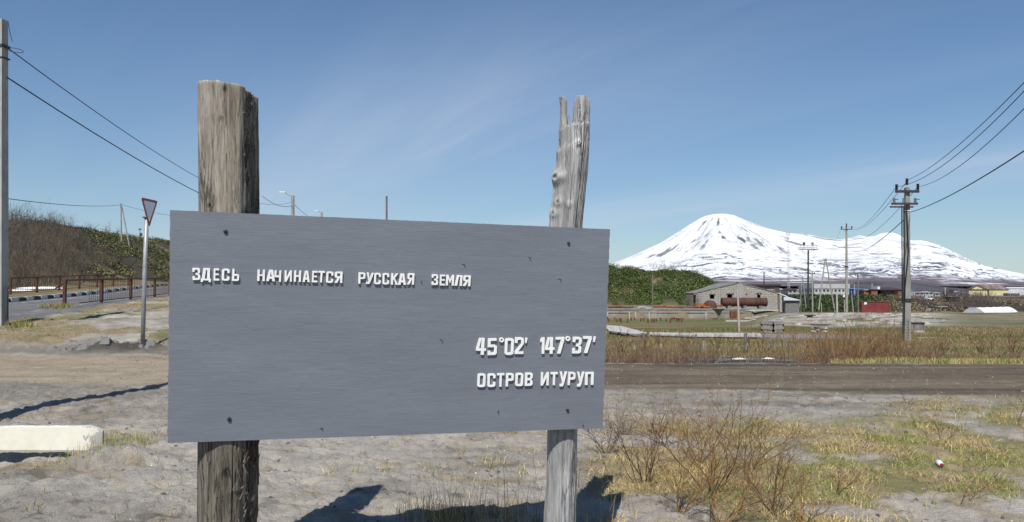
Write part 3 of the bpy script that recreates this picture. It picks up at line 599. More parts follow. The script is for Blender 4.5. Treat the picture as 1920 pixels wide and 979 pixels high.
# thick left post --------------------------------------------------------
def left_post():
    nth, nz_ = 260, 420; z0, z1 = -.35, 2.745
    th = np.linspace(0, 2 * math.pi, nth, endpoint=False); s = np.linspace(0, 1, nz_)
    TH, S = np.meshgrid(th, s); Z = z0 + (z1 - z0) * S
    ex = np.interp(Z, [.5, 1.0, 1.8, 2.2], [2.5, 3.0, 4.5, 5.0])
    c, sn = np.cos(TH), np.sin(TH); R = (np.abs(c) ** ex + np.abs(sn) ** ex) ** (-1 / ex)
    hx = np.interp(Z, [-.3, .8, 1.6, 2.0, 2.7], [.152, .150, .138, .133, .131]); hy = hx * 1.2
    x = c * R; y = sn * R
    side = sm(.45, .8, x) * sm(.95, .2, np.abs(y))      # the rough right flank (+x)
    arc = TH * 1.0
    gr = .006 * (fbm(arc * 9, Z * .9, 201, 4) - .5) + .004 * (fbm(arc * 30, Z * 2.0, 202, 3) - .5)
    crackn = fbm(arc * 7 + .6 * fbm(Z * 1.5, arc, 204, 2), Z * .35, 203, 3); crack = sm(.014, .0, np.abs(crackn - .5)) * sm(.45, .6, fbm(arc * 2, Z * .8, 205, 2)) * .012
    rough = side * (.018 * sm(.40, .62, fbm(arc * 6, Z * 5.0, 206, 4)) + .022 * (fbm(arc * 16, Z * 9, 207, 3)) + .02 * sm(.5, .55, fbm(arc * 5, Z * 2.2, 208, 2)))
    step = side * .007 * np.round(3 * fbm(arc * 9, Z * 3.2, 209, 2))
    d = gr - 1.5 * crack - rough - step + side * .012
    X = x * (hx + d * 1.0) ; Y = y * (hy + d * 1.0)
    # chipped top: uneven and lower on the right flank
    topz = 2.712 - .022 * sm(-.2, 1.1, x[0]) - .006 * side[0] * (.3 + fbm(th * 7, th * 0, 210, 3)) - .012 * fbm(th * 12, th * 0, 211, 3)
    Z = z0 + (topz[None, :] - z0) * S
    lean = np.interp(Z, [0, 2.75], [0, 0])
    cz = np.interp(Z, [.8, 1.4, 2.7], [.003, .0, -.004])
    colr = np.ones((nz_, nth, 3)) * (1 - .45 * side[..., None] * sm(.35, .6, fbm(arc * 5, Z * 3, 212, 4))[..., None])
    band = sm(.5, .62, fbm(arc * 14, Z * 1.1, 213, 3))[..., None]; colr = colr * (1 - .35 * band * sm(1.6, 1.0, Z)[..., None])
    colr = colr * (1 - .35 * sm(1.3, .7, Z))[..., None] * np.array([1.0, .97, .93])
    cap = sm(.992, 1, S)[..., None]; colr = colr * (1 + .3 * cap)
    # knots and nail holes
    for a0, zk, rk in ((-1.30, 2.66, .018), (-1.95, 2.05, .012), (-1.25, .62, .03)):
        dd = np.hypot((arc - (a0 % (2 * math.pi))) * .16, (Z - zk) * .7); colr = colr * (1 - .75 * sm(rk, rk * .3, dd))[..., None]; X = X - x * .008 * sm(rk, 0, dd); Y = Y - y * .008 * sm(rk, 0, dd)
    base = b_uv(430, 600); px, py = -1.558, 0
    py = board_plane_y(px, 1.4) + th_ + .178
    sh = board_plane_y(px, Z) - board_plane_y(px, 1.4); Y = Y + sh; X = X - .375 * np.maximum(sh, 0) - .08 * np.minimum(sh, 0); V = np.stack([X + px, Y + py, Z], -1).reshape(-1, 3); C = colr.reshape(-1, 3)
    idx = np.arange(nz_ * nth).reshape(nz_, nth); q = np.stack([idx[:-1], np.roll(idx[:-1], -1, 1), np.roll(idx[1:], -1, 1), idx[1:]], -1).reshape(-1, 4)
    # end grain: rings shrinking towards the middle
    rings = []; last = V.reshape(nz_, nth, 3)[-1]; cen = last.mean(0)
    vs = [V]; cs = [C]; qs = [q]; prev = idx[-1]; cnt = nz_ * nth
    for kk, f_ in enumerate((.93, .8, .6, .4, .2, .02)):
        ring = cen + (last - cen) * f_; ring[:, 2] = last[:, 2] * f_ + (1 - f_) * (2.702) + .006 * (fbm(ring[:, 0] * 60, ring[:, 1] * 60, 215, 3) - .3)
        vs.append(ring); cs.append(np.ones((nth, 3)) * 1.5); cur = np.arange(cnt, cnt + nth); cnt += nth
        qs.append(np.stack([prev, np.roll(prev, -1), np.roll(cur, -1), cur], -1)); prev = cur
    return np.concatenate(vs), np.concatenate(qs), np.concatenate(cs), px, py
th_ = .020
v_, q_, c_, lpx, lpy = left_post()
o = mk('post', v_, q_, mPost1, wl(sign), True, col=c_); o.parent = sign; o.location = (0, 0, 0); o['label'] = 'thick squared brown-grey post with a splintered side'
# splinters on the flank of the thick post
def splinters():
    m_ = MB(); rr = random.Random(11)
    for i in range(110):
        z = rr.choice([rr.uniform(1.95, 2.60), rr.uniform(.3, .9)]); an = rr.gauss(-.35, .38); r = (.128 if z > 1.5 else .146) + rr.random() * .008
        x = lpx + math.copysign(abs(math.cos(an)) ** .4, math.cos(an)) * r; y = lpy + math.sin(an) * r * 1.2
        l = rr.uniform(.015, .075); w = rr.uniform(.002, .007); out = rr.uniform(.002, .02)
        up = rr.choice((-1, 1, 1)); tip = Vector((x + out, y - out * .4, z + l * up)); b0 = Vector((x - .004, y - w, z)); sh = board_plane_y(lpx, z) - board_plane_y(lpx, 1.4); dx_ = .375 * max(sh, 0) + .08 * min(sh, 0); x -= dx_; y += sh; tip += Vector((-dx_, sh, 0)); b0 = Vector((x - .004, y - w, z)); b1 = Vector((x - .004, y + w, z)); b2 = Vector((x - .012, y, z))
        m_.add([b0, b1, b2, tip], [(0, 1, 3), (1, 2, 3), (2, 0, 3)])
    for (zc, a1) in ((2.33, 0), (2.55, 1), (.81, 2)):      # torn star-shaped tufts
        for i in range(6):
            an = rr.uniform(0, 6.28); l = rr.uniform(.012, .03); sh = board_plane_y(lpx, zc) - board_plane_y(lpx, 1.4); c0 = Vector((lpx + (.122 if zc > 1.5 else .142) - .375 * max(sh, 0) - .08 * min(sh, 0), lpy - .12 + sh, zc)); tip = c0 + Vector((math.cos(an) * l, -.02, math.sin(an) * l)); m_.tube([c0, tip], [.003, .0008], 4)
    return m_
m_ = splinters(); o = mk('splinter', m_.v, m_.f, mChip, wl(sign), col=[(1.6, 1.6, 1.6)] * len(m_.v)); o.parent = sign; o.location = (0, 0, 0); o['kind'] = 'stuff'; o['label'] = 'pale splinters torn from the thick post'
# forked right post ------------------------------------------------------
def tube_arr(zs, cx, cy, rx, ry, nth, seed, amp, ztop=None, cut=None):
    th = np.linspace(0, 2 * math.pi, nth, endpoint=False); n = len(zs); TH, Z = np.meshgrid(th, zs)
    d = amp * (fbm(TH * 3.5 + 0, Z * 3, seed, 4) - .5) * 2 + amp * .7 * (fbm(np.abs(TH - math.pi) * 12, Z * 1.2, seed + 1, 3) - .5)
    cr = fbm(TH * 4 + .5 * fbm(Z * 2, TH, seed + 5, 2), Z * .5, seed + 6, 3); d = d - sm(.013, 0, np.abs(cr - .52)) * .010
    # seams: a long open crack on the right front
    X = cx[:, None] + np.cos(TH) * (rx[:, None] + d); Y = cy[:, None] + np.sin(TH) * (ry[:, None] + d) + board_plane_y(.3, Z) - board_plane_y(.3, 1.4)
    if ztop is not None:
        top = ztop(th); f_ = (Z - zs[0]) / (zs[-1] - zs[0]); Z = zs[0] + f_ * (top[None, :] - zs[0])
    zsh = board_plane_y(.3, Z) - board_plane_y(.3, 1.4); Z = EYE + (Z - EYE) * (1 + zsh / 4.6)
    idx = np.arange(n * nth).reshape(n, nth); q = np.stack([idx[:-1], np.roll(idx[:-1], -1, 1), np.roll(idx[1:], -1, 1), idx[1:]], -1).reshape(-1, 4)
    V = np.stack([X, Y, Z], -1).reshape(-1, 3); last = V.reshape(n, nth, 3)[-1]; cen = last.mean(0); vs = [V]; qs = [q]; prev = idx[-1]; cnt = n * nth
    for f_ in (.7, .35, .02):
        ring = cen + (last - cen) * f_; vs.append(ring); cur = np.arange(cnt, cnt + nth); cnt += nth; qs.append(np.stack([prev, np.roll(prev, -1), np.roll(cur, -1), cur], -1)); prev = cur
    return np.concatenate(vs), np.concatenate(qs), TH, Z
def right_post():
    Yp = board_plane_y(.3, 1.4) + th_ + .118
    rows = [(1130, 1018, 1083), (979, 1020, 1082), (905, 1025, 1083), (805, 1027, 1084), (600, 1027, 1088), (425, 1027, 1091), (380, 1031, 1095), (350, 1035, 1097), (330, 1035, 1099), (315, 1038, 1100), (300, 1041, 1101), (280, 1041, 1102), (271, 1046, 1102), (262, 1046, 1102), (238, 1046, 1103)]
    zz_, cc, ww = [], [], []
    for y, a, b in rows:
        p, q = W(a, y, Yp), W(b, y, Yp); zz_.append(p.z); cc.append((p.x + q.x) / 2); ww.append((q.x - p.x) / 2)
    zz_ = np.array(zz_); zs = np.linspace(zz_[0], zz_[-1], 300); cx = np.interp(zs, zz_, cc); w = np.interp(zs, zz_, ww) * .98
    ztopf = lambda th: zz_[-1] + .03 * (fbm(th * 6, th * 0, 230, 3) - .5) + .02 * np.cos(th)
    A = tube_arr(zs, cx, np.full_like(zs, Yp), w, w * np.interp(zs, [1, 2], [.98, .9]), 200, 231, .006, ztopf)
    V, q, TH, Z = A; Vr = V[:300 * 200].reshape(300, 200, 3)
    C = np.ones((len(V), 3)) * 1.0
    # split slab on the right side: a long dark slot separating it
    def zy(y): return W(1060, y, Yp).z
    thf = TH; slot = sm(.055, .0, np.abs(thf - (2 * math.pi - .95) - .1 * (Z - 2.2))) * sm(zy(425) - .3, zy(400), Z)
    cen = np.stack([np.repeat(cx[:, None], 200, 1), np.full((300, 200), Yp)], -1); Vr[..., :2] = Vr[..., :2] - (Vr[..., :2] - cen) * (.33 * slot)[..., None]
    C[:300 * 200] *= (1 - .8 * slot.reshape(-1))[:, None]
    # knots
    def knot(px, py, rk, up, dark):
        p = W(px, py, Yp - .09); d = np.hypot(Vr[..., 0] - p.x, (Vr[..., 2] - p.z)); fr = (Vr[..., 1] < Yp)
        k1 = sm(rk * 1.6, 0, d) * fr; k2 = sm(rk * .45, 0, d) * fr
        Vr[..., 1] -= up * k1 - up * 1.3 * k2; Vr[..., 0] += np.sign(p.x - cx[:, None]) * up * .6 * k1
        C[:300 * 200] *= (1 + .35 * (k1 - k2).clip(0).reshape(-1) - dark * k2.reshape(-1))[:, None]
    knot(1043, 333, .045, .022, .7); knot(1046, 380, .03, .012, .5); knot(1081, 272, .018, .02, .3); knot(1066, 385, .02, .008, .5); knot(1038, 400, .03, .012, .2)
    parts_ = [(V, q, C)]; cnt = len(V)
    def prong(rows, yoff, seed, rdep):
        z_, c_, w_ = [], [], []
        for y, a, b in rows:
            p, r = W(a, y, Yp), W(b, y, Yp); z_.append(p.z); c_.append((p.x + r.x) / 2); w_.append((r.x - p.x) / 2)
        zs = np.linspace(z_[0], z_[-1], 90); cx_ = np.interp(zs, z_, c_); w = np.interp(zs, z_, w_); w = np.maximum(w, .003)
        top = z_[-1]; f = lambda th: top + .02 * (fbm(th * 5, th * 0, seed, 3) - .6)
        v, q, _, _ = tube_arr(zs, cx_, np.full_like(zs, Yp + yoff), w, np.maximum(w * .9, rdep), 70, seed, .0025, f)
        parts_.append((v, q, np.ones((len(v), 3)) * 1.08))
    prong([(262, 1046, 1066), (240, 1047, 1063), (215, 1048, 1060), (200, 1048, 1060), (190, 1047, 1060), (184, 1046, 1056)], -.01, 240, .028)
    prong([(262, 1062, 1103), (245, 1066, 1103), (230, 1070, 1103), (215, 1072, 1103), (200, 1073, 1103.5), (190, 1074, 1102), (182, 1077, 1097)], .0, 250, .05)
    prong([(250, 1061, 1067), (235, 1062, 1066), (218, 1062.5, 1064.5)], -.03, 260, .004)
    vs = []; qs = []; cs = []; n = 0
    for v, q, c in parts_: vs.append(v); qs.append(q + n); cs.append(c); n += len(v)
    return np.concatenate(vs), np.concatenate(qs), np.concatenate(cs)
v_, q_, c_ = right_post(); o = mk('post', v_, q_, mPost2, wl(sign), True, col=c_); o.parent = sign; o.location = (0, 0, 0); o['label'] = 'silver-grey driftwood post, curved and forked at its top'
# ------------------------------------------------------------------ left side: pole, sign, fences, kerb
def pole_mb(b, t, w0, w1, dpt=None, rz=0, sink=.4):
    m_ = MB(); b = Vector(b); t = Vector(t); d = (t - b); b2 = b - d.normalized() * sink; ca, sa = math.cos(rz), math.sin(rz); vs = []
    for p, w in ((b2, w0), (t, w1)):
        h = w / 2; k = w * .42
        for x, y in ((-h, -k), (h, -k), (h * .72, k), (-h * .72, k)): vs.append(p + Vector((x * ca - y * sa, x * sa + y * ca, 0)))
    return m_.add(vs, [(3, 2, 1, 0), (4, 5, 6, 7), (0, 1, 5, 4), (1, 2, 6, 5), (2, 3, 7, 6), (3, 0, 4, 7)])
def ring_box(mb, c, w, h, rz=0): return mb.box(c, (w, w * .9, h), rz)
def wire(name, pts, r, label, group=None, mat=None, n=26, cat='cable'):
    a, c = pts[0], pts[-1]; A_, C_ = W(*a), W(*c); out = []
    if len(pts) == 3:
        m = pts[1]; fx = (m[0] - a[0]) / (c[0] - a[0]); iy = (1 / a[2]) * (1 - fx) + (1 / c[2]) * fx; Ym = 1 / iy; B_ = W(m[0], m[1], Ym)
        tm = (B_.x - A_.x) / (C_.x - A_.x) if abs(C_.x - A_.x) > abs(C_.y - A_.y) else (Ym - a[2]) / (c[2] - a[2]); tm = min(max(tm, .12), .88)
        sag = B_.z - (A_.z * (1 - tm) + C_.z * tm); k = sag / (tm * (1 - tm))
    else: k = 0
    for i in range(n + 1): t = i / n; q = A_.lerp(C_, t); q.z += k * t * (1 - t); out.append(q)
    m_ = MB(); m_.tube(out, r, 5); return solo(name, m_, mat or mCable, A_, label, cat, group)
# tall concrete pole at the left edge of the picture
b = GP(2, 610); t = W(3, 38, b.y); P0 = T('utility_pole', 'tall tapered concrete pole beside the asphalt road, cut by the picture edge', 'pole', b)
mP0 = M('pale_pole_concrete', (.40, .40, .37), (.29, .285, .26), 3, .9, .35, .01, (1, 1, .5))
part('shaft', pole_mb(b, t, .34, .29, rz=-.25), mP0, P0)
for y in (88, 110): m_ = MB(); p = W(3, y, b.y); ring_box(m_, p, .325, .035 if y != 88 else .08, -.25); part('clamp', m_, mSteel, P0)
m_ = MB(); p = W(10, 620, b.y - .2); 
m_.box(W(13.5, 570, b.y - .06), (.035, .05, 1.0)); part('earth_strip', m_, mSteel, P0)
m_ = MB(); m_.tube([W(15, 40, b.y), W(18, 58, b.y), W(23, 78, b.y)], .009, 4); part('loose_wire', m_, mCable, P0)
lp_ = [W(14 + 15 * (1 - math.cos(a_)) , 92 + 4 * math.sin(a_ * 1) + 5 * (1 - math.cos(a_)) * .5, b.y) for a_ in np.linspace(0, 2 * math.pi, 24)]
m_ = MB(); m_.tube(lp_, .010, 4); part('wire_loop', m_, mCable, P0)
lampY = 105.0
wire('overhead_wire', [(14, 90, b.y), (225, 240, 40), (549, 378, lampY)], .017, 'upper thin wire running from the tall concrete pole down behind the thick post', 'wires from the tall left pole')
wire('overhead_wire', [(13, 145, b.y), (225, 280, 40), (600, 408, lampY)], .022, 'lower thick wire running from the tall concrete pole down behind the thick post', 'wires from the tall left pole')
# pole outside the frame at the left whose long shadow crosses the sand
bb = Vector((-6.95, 8.15, hz(-6.95, 8.15))); Px = T('utility_pole', 'concrete pole standing just left of the view that throws the long shadow over the sand', 'pole', bb)
part('shaft', pole_mb(bb, bb + Vector((0, 0, 9.2)), .52, .24), mP0, Px); m_ = MB(); m_.box(bb + Vector((0, 0, 8.9)), (1.2, .09, .09)); part('crossarm', m_, mSteel, Px)
# give way sign
g = GP(267.5, 646); gy = g.y; S = T('give_way_sign', 'triangular give way sign, white with a red border, on a thin grey steel pole', 'road sign', g)
m_ = MB(); m_.tube([g - Vector((0, 0, .3)), W(271, 520, gy), W(276, 385, gy)], .052, 14); part('pole', m_, mGalv, S, True)
Ya = gy - .42; A, B, Cc = W(264.5, 370, Ya), W(295.5, 377, gy + .38), W(279.5, 427, gy - .02); cen = (A + B + Cc) / 3
nrm = (B - A).cross(Cc - A).normalized()
if nrm.y > 0: nrm = -nrm
def rtri(k, off, seg=5, r=.10):
    pts = []; V3 = [cen + (p - cen) * k for p in (A, B, Cc)]
    for i in range(3):
        p, a, c = V3[i], V3[i - 1], V3[(i + 1) % 3]; p0 = p.lerp(a, r); p1 = p.lerp(c, r)
        for j in range(seg): t = j / (seg - 1); pts.append((p0 * (1 - t) ** 2 + p * 2 * t * (1 - t) + p1 * t * t) + nrm * off)
    return pts
mRed = M('sign_red', (.42, .02, .035), (.34, .015, .03), 10, .4, .05, .001); mSW = M('sign_white', (.88, .89, .90), (.82, .83, .85), 4, .45, .05, .001)
m_ = MB(); m_.prism(rtri(1, 0), nrm * -.004); part('back_plate', m_, mGalv, S)
m_ = MB(); o1, i1 = rtri(1.0, .003), rtri(.74, .003); n = len(o1); m_.add(o1 + i1 + [p + nrm * .003 for p in o1] + [p + nrm * .003 for p in i1], [(2 * n + i, 2 * n + (i + 1) % n, 3 * n + (i + 1) % n, 3 * n + i) for i in range(n)] + [(i, (i + 1) % n, 2 * n + (i + 1) % n, 2 * n + i) for i in range(n)] + [(n + i, n + (i + 1) % n, 3 * n + (i + 1) % n, 3 * n + i) for i in range(n)]); part('red_border', m_, mRed, S)
m_ = MB(); m_.prism(rtri(.74, .001), nrm * .0035); part('white_face', m_, mSW, S)
for y in (384, 408): m_ = MB(); p = W(275, y, gy); m_.box(p, (.13, .16, .03)); part('bracket', m_, mSteel, S)
# broken asphalt lumps round its foot
rr = random.Random(8)
for i in range(34):
    x = rr.uniform(-11.4, -8.6); y = 18.75 + rr.gauss(0, .2); s = rr.uniform(.05, .17); z = hz(x, y); m_ = MB(); n = 7
    ring = [(x + math.cos(k * 6.28 / n) * s * rr.uniform(.7, 1.2), y + math.sin(k * 6.28 / n) * s * rr.uniform(.6, .9)) for k in range(n)]
    m_.add([(a, c, z - .06) for a, c in ring] + [(x + (a - x) * rr.uniform(.55, .9), y + (c - y) * .8, z + s * rr.uniform(.25, .6)) for a, c in ring] + [(x, y, z + s * .6)], [(k, (k + 1) % n, n + (k + 1) % n, n + k) for k in range(n)] + [(n + k, n + (k + 1) % n, 2 * n) for k in range(n)])
    solo('asphalt_lump', m_, mConcD, (x, y, z), 'dark broken lump of old asphalt lying at the foot of the give way sign', 'rubble', 'asphalt lumps round the sign foot')
# fences
def fence(posts, hgt, label, spacing, barr, first_bar=0, slope_end=None, postw=.11):
    root = T('metal_fence', label, 'fence', posts[0]); P = [Vector(p) for p in posts]
    for p in P: m_ = MB(); m_.box(p + Vector((0, 0, (hgt - .25) / 2)), (postw, postw, hgt + .25)); part('post', m_, mFence, root)
    for i in range(len(P) - 1):
        a, b_ = P[i], P[i + 1]
        d = (b_ - a).normalized(); up = Vector((0, 0, 1))
        for nm, z, w in (('top_rail', hgt - .04, .045), ('bottom_rail', .10, .03)):
            if nm == 'bottom_rail' and i == 0 and first_bar: a2 = a.lerp(b_, first_bar * .6)
            else: a2 = a
            m_ = MB(); m_.tube([a2 + up * z + d * .05, b_ + up * z - d * .05], w, 4); part(nm, m_, mFence, root)
        n = int((b_ - a).length / spacing)
        for k in range(1, n):
            t = k / n
            if i == 0 and t < first_bar: continue
            p = a.lerp(b_, t); tilt = .06 if (i == 0 and first_bar) else 0
            m_ = MB(); q = p + d * (-(1 - t) * 1.2 * tilt * 3 + rr.uniform(-.01, .01)); m_.tube([p + up * .1, q + up * (hgt - .04)], barr, 3, cap=False); part('bar', m_, mFence, root)
    if slope_end:
        m_ = MB(); p = P[0] + Vector((0, 0, hgt - .12)); m_.tube([p, slope_end], .035, 5); part('sloping_rail', m_, mFence, root)
    return root
fy = [31.5, 36.4, 41.0, 45.5, 50, 54.5, 59, 63.5]; fpx = [121.5, 190.5, 245, 290, 330, 365]
nf = [];
for i, Y in enumerate(fy):
    x = W(fpx[i], 545, Y).x if i < 4 else nf[3].x + (Y - 45.5) * (-.244 / .969); nf.append(Vector((x, Y, hz(x, Y))))
fence(nf, 1.15, 'near rusty red metal railing between the bare bank and the asphalt road', .29, .011, .62, W(104, 541, 31.7))
ff = []
for px, Y in ((19.5, 50), (69, 54), (111, 58), (148.5, 62), (182, 66), (212, 70), (241, 74)):
    x = W(px, 545, Y).x; ff.append(Vector((x, Y, hz(x, Y))))
fence(ff, 1.12, 'far rusty red metal railing beyond the pavement below the bushy hill', .36, .012, 0, W(9, 525, 50), .12)
# kerb of alternately black and white stones
kr = struct(bpy.data.objects.new('kerb', None)); COL.objects.link(kr)
mKW = M('kerb_white', (.60, .60, .57), (.16, .16, .155), 6, .85, .5, .01, c3=(.66, .66, .63)); mKB = M('kerb_black', (.022, .022, .024), (.05, .05, .05), 6, .8, .4, .01)
d_ = Vector((-.244, .969, 0)); n_ = Vector((-.969, -.244, 0)); p0 = Vector((-14.9, 22, 0)) + n_ * 5.62; rz = math.atan2(d_.y, d_.x)
for i in range(-6, 62):
    c = p0 + d_ * (i * 1.02 + 2); z = hz(c.x, c.y); m_ = MB(); m_.box((c.x, c.y, z + .03), (.96, .17, .34), rz + rr.uniform(-.01, .01), top=(.985, .75))
    o = mk('kerb_stone', m_.v, m_.f, mKW if i % 2 else mKB, (c.x, c.y, z)); fixn(o); o.parent = kr
# snow left under the bushes
def patch(name, cx, cy, rx, ry, seed, mat, hh=.12, kind='structure'):
    n = 26; r2 = random.Random(seed); vs = []; 
    for k, (f, z) in enumerate(((1, .0), (.8, hh * .7), (.4, hh))):
        for j in range(n):
            t = 6.283 * j / n; rr_ = f * (1 + .35 * math.sin(3 * t + seed) * .5 + .2 * math.sin(7 * t + seed * 2)); x = cx + math.cos(t) * rx * rr_; y = cy + math.sin(t) * ry * rr_; vs.append((x, y, hz(x, y) + z + .01 * r2.random() - (.03 if k == 0 else 0)))
    vs.append((cx, cy, hz(cx, cy) + hh)); fs = [(k * n + j, k * n + (j + 1) % n, (k + 1) * n + (j + 1) % n, (k + 1) * n + j) for k in range(2) for j in range(n)] + [(2 * n + j, 2 * n + (j + 1) % n, 3 * n) for j in range(n)]
    return struct(mk(name, vs, fs, mat, (cx, cy, hz(cx, cy)), True), kind)
mSnow = M('old_snow', (.82, .83, .85), (.62, .62, .62), 3, .8, .3, .03)
q = GX(75, 63); patch('snow_patch', q.x, q.y, 1.9, .35, 3, mSnow, .14); q = GX(30, 58); patch('snow_patch', q.x, q.y, 1.3, .3, 4, mSnow, .08)
for px, py, rx, ry, s in ((1362, 670, .35, .10, 1), (1385, 674, .25, .08, 2), (1440, 674, .3, .08, 3)):
    q = GP(px, py); patch('snow_patch', q.x, q.y, rx, ry, s, mSnow, .04)
mWater = M('dark_ditch_water', (.02, .022, .025), (.012, .013, .015), 2, .06, .04, .01)
q = GP(1400, 674); patch('ditch_water', q.x, q.y, 2.4, .55, 5, mWater, .012)
# poles on the hill at the left
mPW = M('old_pole_wood', (.20, .18, .155), (.10, .09, .08), 5, .9, .4, .01, (1, 1, .2))
def simple_pole(px, py0, py1, Y, r, name, label, cat='pole', mat=None, arms=(), lamp=None, group=None, px2=None):
    base = GX(px, Y); root = T(name, label, cat, base, group); top = W(px2 if px2 is not None else px, py0, Y); m_ = MB(); m_.tube([base - Vector((0, 0, .5)), top], [r, r * .8], 8); part('shaft', m_, mat or mPW, root)
    for (dy, w) in arms:
        m_ = MB(); m_.box(top + Vector((0, 0, -dy)), (w, .1, .1)); part('crossarm', m_, mSteel, root)
        for s in (-1, 1):
            m_ = MB(); m_.tube([top + Vector((s * w * .46, 0, -dy + .04)), top + Vector((s * w * .46, 0, -dy + .22))], .06, 6); part('insulator', m_, mPorc, root)
    if lamp:
        dx, dz = lamp; a_ = top + Vector((0, 0, -.3)); e = a_ + Vector((dx, 0, dz)); m_ = MB(); m_.tube([a_, e], .05, 6); part('lamp_arm', m_, mGalv, root)
        m_ = MB(); m_.box(e + Vector((dx * .3, 0, .05)), (.8, .3, .14), 0); part('lamp_head', m_, mWhite, root)
    return root
r1 = simple_pole(226.5, 381, 440, 152, .15, 'utility_pole', 'thin pole with a slanting prop on the crest of the bushy hill', mat=mConc)
m_ = MB(); tp = W(228, 386, 152); bs = GX(243, 152); m_.tube([tp, bs - Vector((0, 0, .5))], .12, 6); part('prop', m_, mConc, r1)
c1 = simple_pole(262, 429, 446, 170, .06, 'camera_mast', 'short mast with a small dark box on the hill crest behind the give way sign', 'mast', mSteel)
m_ = MB(); m_.box(W(262.5, 430, 170), (.5, .4, .25)); m_.box(W(264, 440, 170), (.4, .4, .7)); part('camera_box', m_, mSteel, c1)
simple_pole(549, 367, 560, lampY, .28, 'street_lamp', 'street lamp with a pole rising above the board beside the thick post', 'street lamp', mConc, lamp=(-1.1, .75))
simple_pole(603, 398, 560, 175, .3, 'street_lamp', 'smaller farther street lamp just peeping above the board', 'street lamp', mConc, lamp=(-.9, .6))
simple_pole(725, 368, 560, 75, .12, 'wooden_pole', 'lone thin wooden pole standing up behind the middle of the board', 'pole', mPW)
wire('overhead_wire', [(10, 372, 60), (120, 384, 100), (226, 384, 152)], .035, 'thin wire sagging to the propped pole on the hill', 'hill wires')
wire('overhead_wire', [(226, 383, 152), (280, 397, 152), (345, 407, 150)], .03, 'thin wire leaving the propped pole towards the board', 'hill wires')
wire('overhead_wire', [(492, 368, 90), (525, 386, 98), (549, 386, lampY)], .03, 'thin wire reaching the street lamp pole above the board', 'hill wires')
wire('overhead_wire', [(552, 384, lampY), (570, 400, 120), (600, 418, 150)], .03, 'thin wire leaving the street lamp pole down behind the board', 'hill wires')
# hilltop fence
root = T('hill_fence', 'thin post and wire fence along the crest of the bushy hill', 'fence', GX(150, 140))
pv = None
for px in range(20, 320, 22):
    Y = np.interp(px, [0, 60, 130, 200, 240, 318], [109, 121, 139, 163, 180, 229]) ; p = GX(px, Y); m_ = MB(); m_.tube([p - Vector((0, 0, .3)), p + Vector((0, 0, 1.0))], .05, 5); part('post', m_, mSteel, root)
    if pv: m_ = MB(); m_.tube([pv + Vector((0, 0, .95)), p + Vector((0, 0, .95))], .03, 4); part('rail', m_, mSteel, root)
    pv = p
# ------------------------------------------------------------------ painted concrete block at lower left
def block():
    root = T('painted_concrete_slab', 'flaking white painted concrete slab lying on the sand, cut by the picture edge', 'concrete slab', (-5.2, 7.35, 0))
    Yb = 7.3; n = 90; rr = random.Random(4); zt0 = W(100, 797, Yb).z; zb0 = W(100, 849, Yb).z; xr = W(190, 820, Yb).x; xl = xr - 3.4
    vs = []; 
    xs = [xl + (xr - xl) * i / n for i in range(n + 1)]
    fr = []; 
    for i, x in enumerate(xs):
        e = max(0, (x - (xr - .12)) / .12); jt = .010 * float(fbm(x * 14, x * 0 + 1, 301, 3)) + .05 * e * e; jb = .012 * float(fbm(x * 9, x * 0 + 3, 302, 3)) + .03 * e * e
        fr.append((x, Yb + .02 * e, zt0 - jt, zb0 + jb))
    m_ = MB(); vs = []
    for (x, y, zt, zb) in fr: vs += [(x, y + .010, zb), (x, y, zb + .02), (x, y, zt - .012), (x, y + .014, zt), (x, y + .07 - .04 * e, zt - .005), (x, y + .07 - .04 * e, zb + .02)]
    fs = [(i * 6 + k, (i + 1) * 6 + k, (i + 1) * 6 + (k + 1) % 6, i * 6 + (k + 1) % 6) for i in range(n) for k in range(6)] + [tuple(range(6)), tuple(n * 6 + k for k in reversed(range(6)))]
    m_.add(vs, fs)
    m, t, b = newmat('flaking_white_paint'); o = NN(t, 'ShaderNodeTexCoord').outputs['Object']; sp = NN(t, 'ShaderNodeSeparateXYZ'); L(t, o, sp.inputs[0])
    g_ = noise(t, o, 9, 6, .65); g2 = noise(t, o, 38, 4, .6)
    edge = mth(t, 'ADD', mth(t, 'MULTIPLY', mth(t, 'SUBTRACT', sp.outputs[2], zt0 - .03), 14.0), mth(t, 'MULTIPLY', g_, .9))
    edge2 = mth(t, 'ADD', mth(t, 'MULTIPLY', mth(t, 'SUBTRACT', sp.outputs[0], xr + 5.2 - .26), 1.5), mth(t, 'MULTIPLY', g_, .9))
    fl = ramp(t, mth(t, 'MAXIMUM', edge, edge2), [(.68, (0,) * 3), (.72, (1,) * 3)])
    spots = ramp(t, g2, [(.70, (0,) * 3), (.73, (1,) * 3)])
    c = mixc(t, mth(t, 'MAXIMUM', fl, mth(t, 'MULTIPLY', spots, .5)), ramp(t, g_, [(.3, (.70, .67, .55)), (.7, (.80, .77, .66))]), (.40, .385, .355))
    L(t, c, b.inputs['Base Color']); b.inputs['Roughness'].default_value = .8; bump(t, b, mth(t, 'SUBTRACT', g2, fl), .3, .006)
    part('slab', m_, m, root)
    m_ = MB(); m_.box((xl + .5, Yb + .2, zb0 - .08), (.5, .26, .2)); part('footing', m_, mConcD, root)
block()
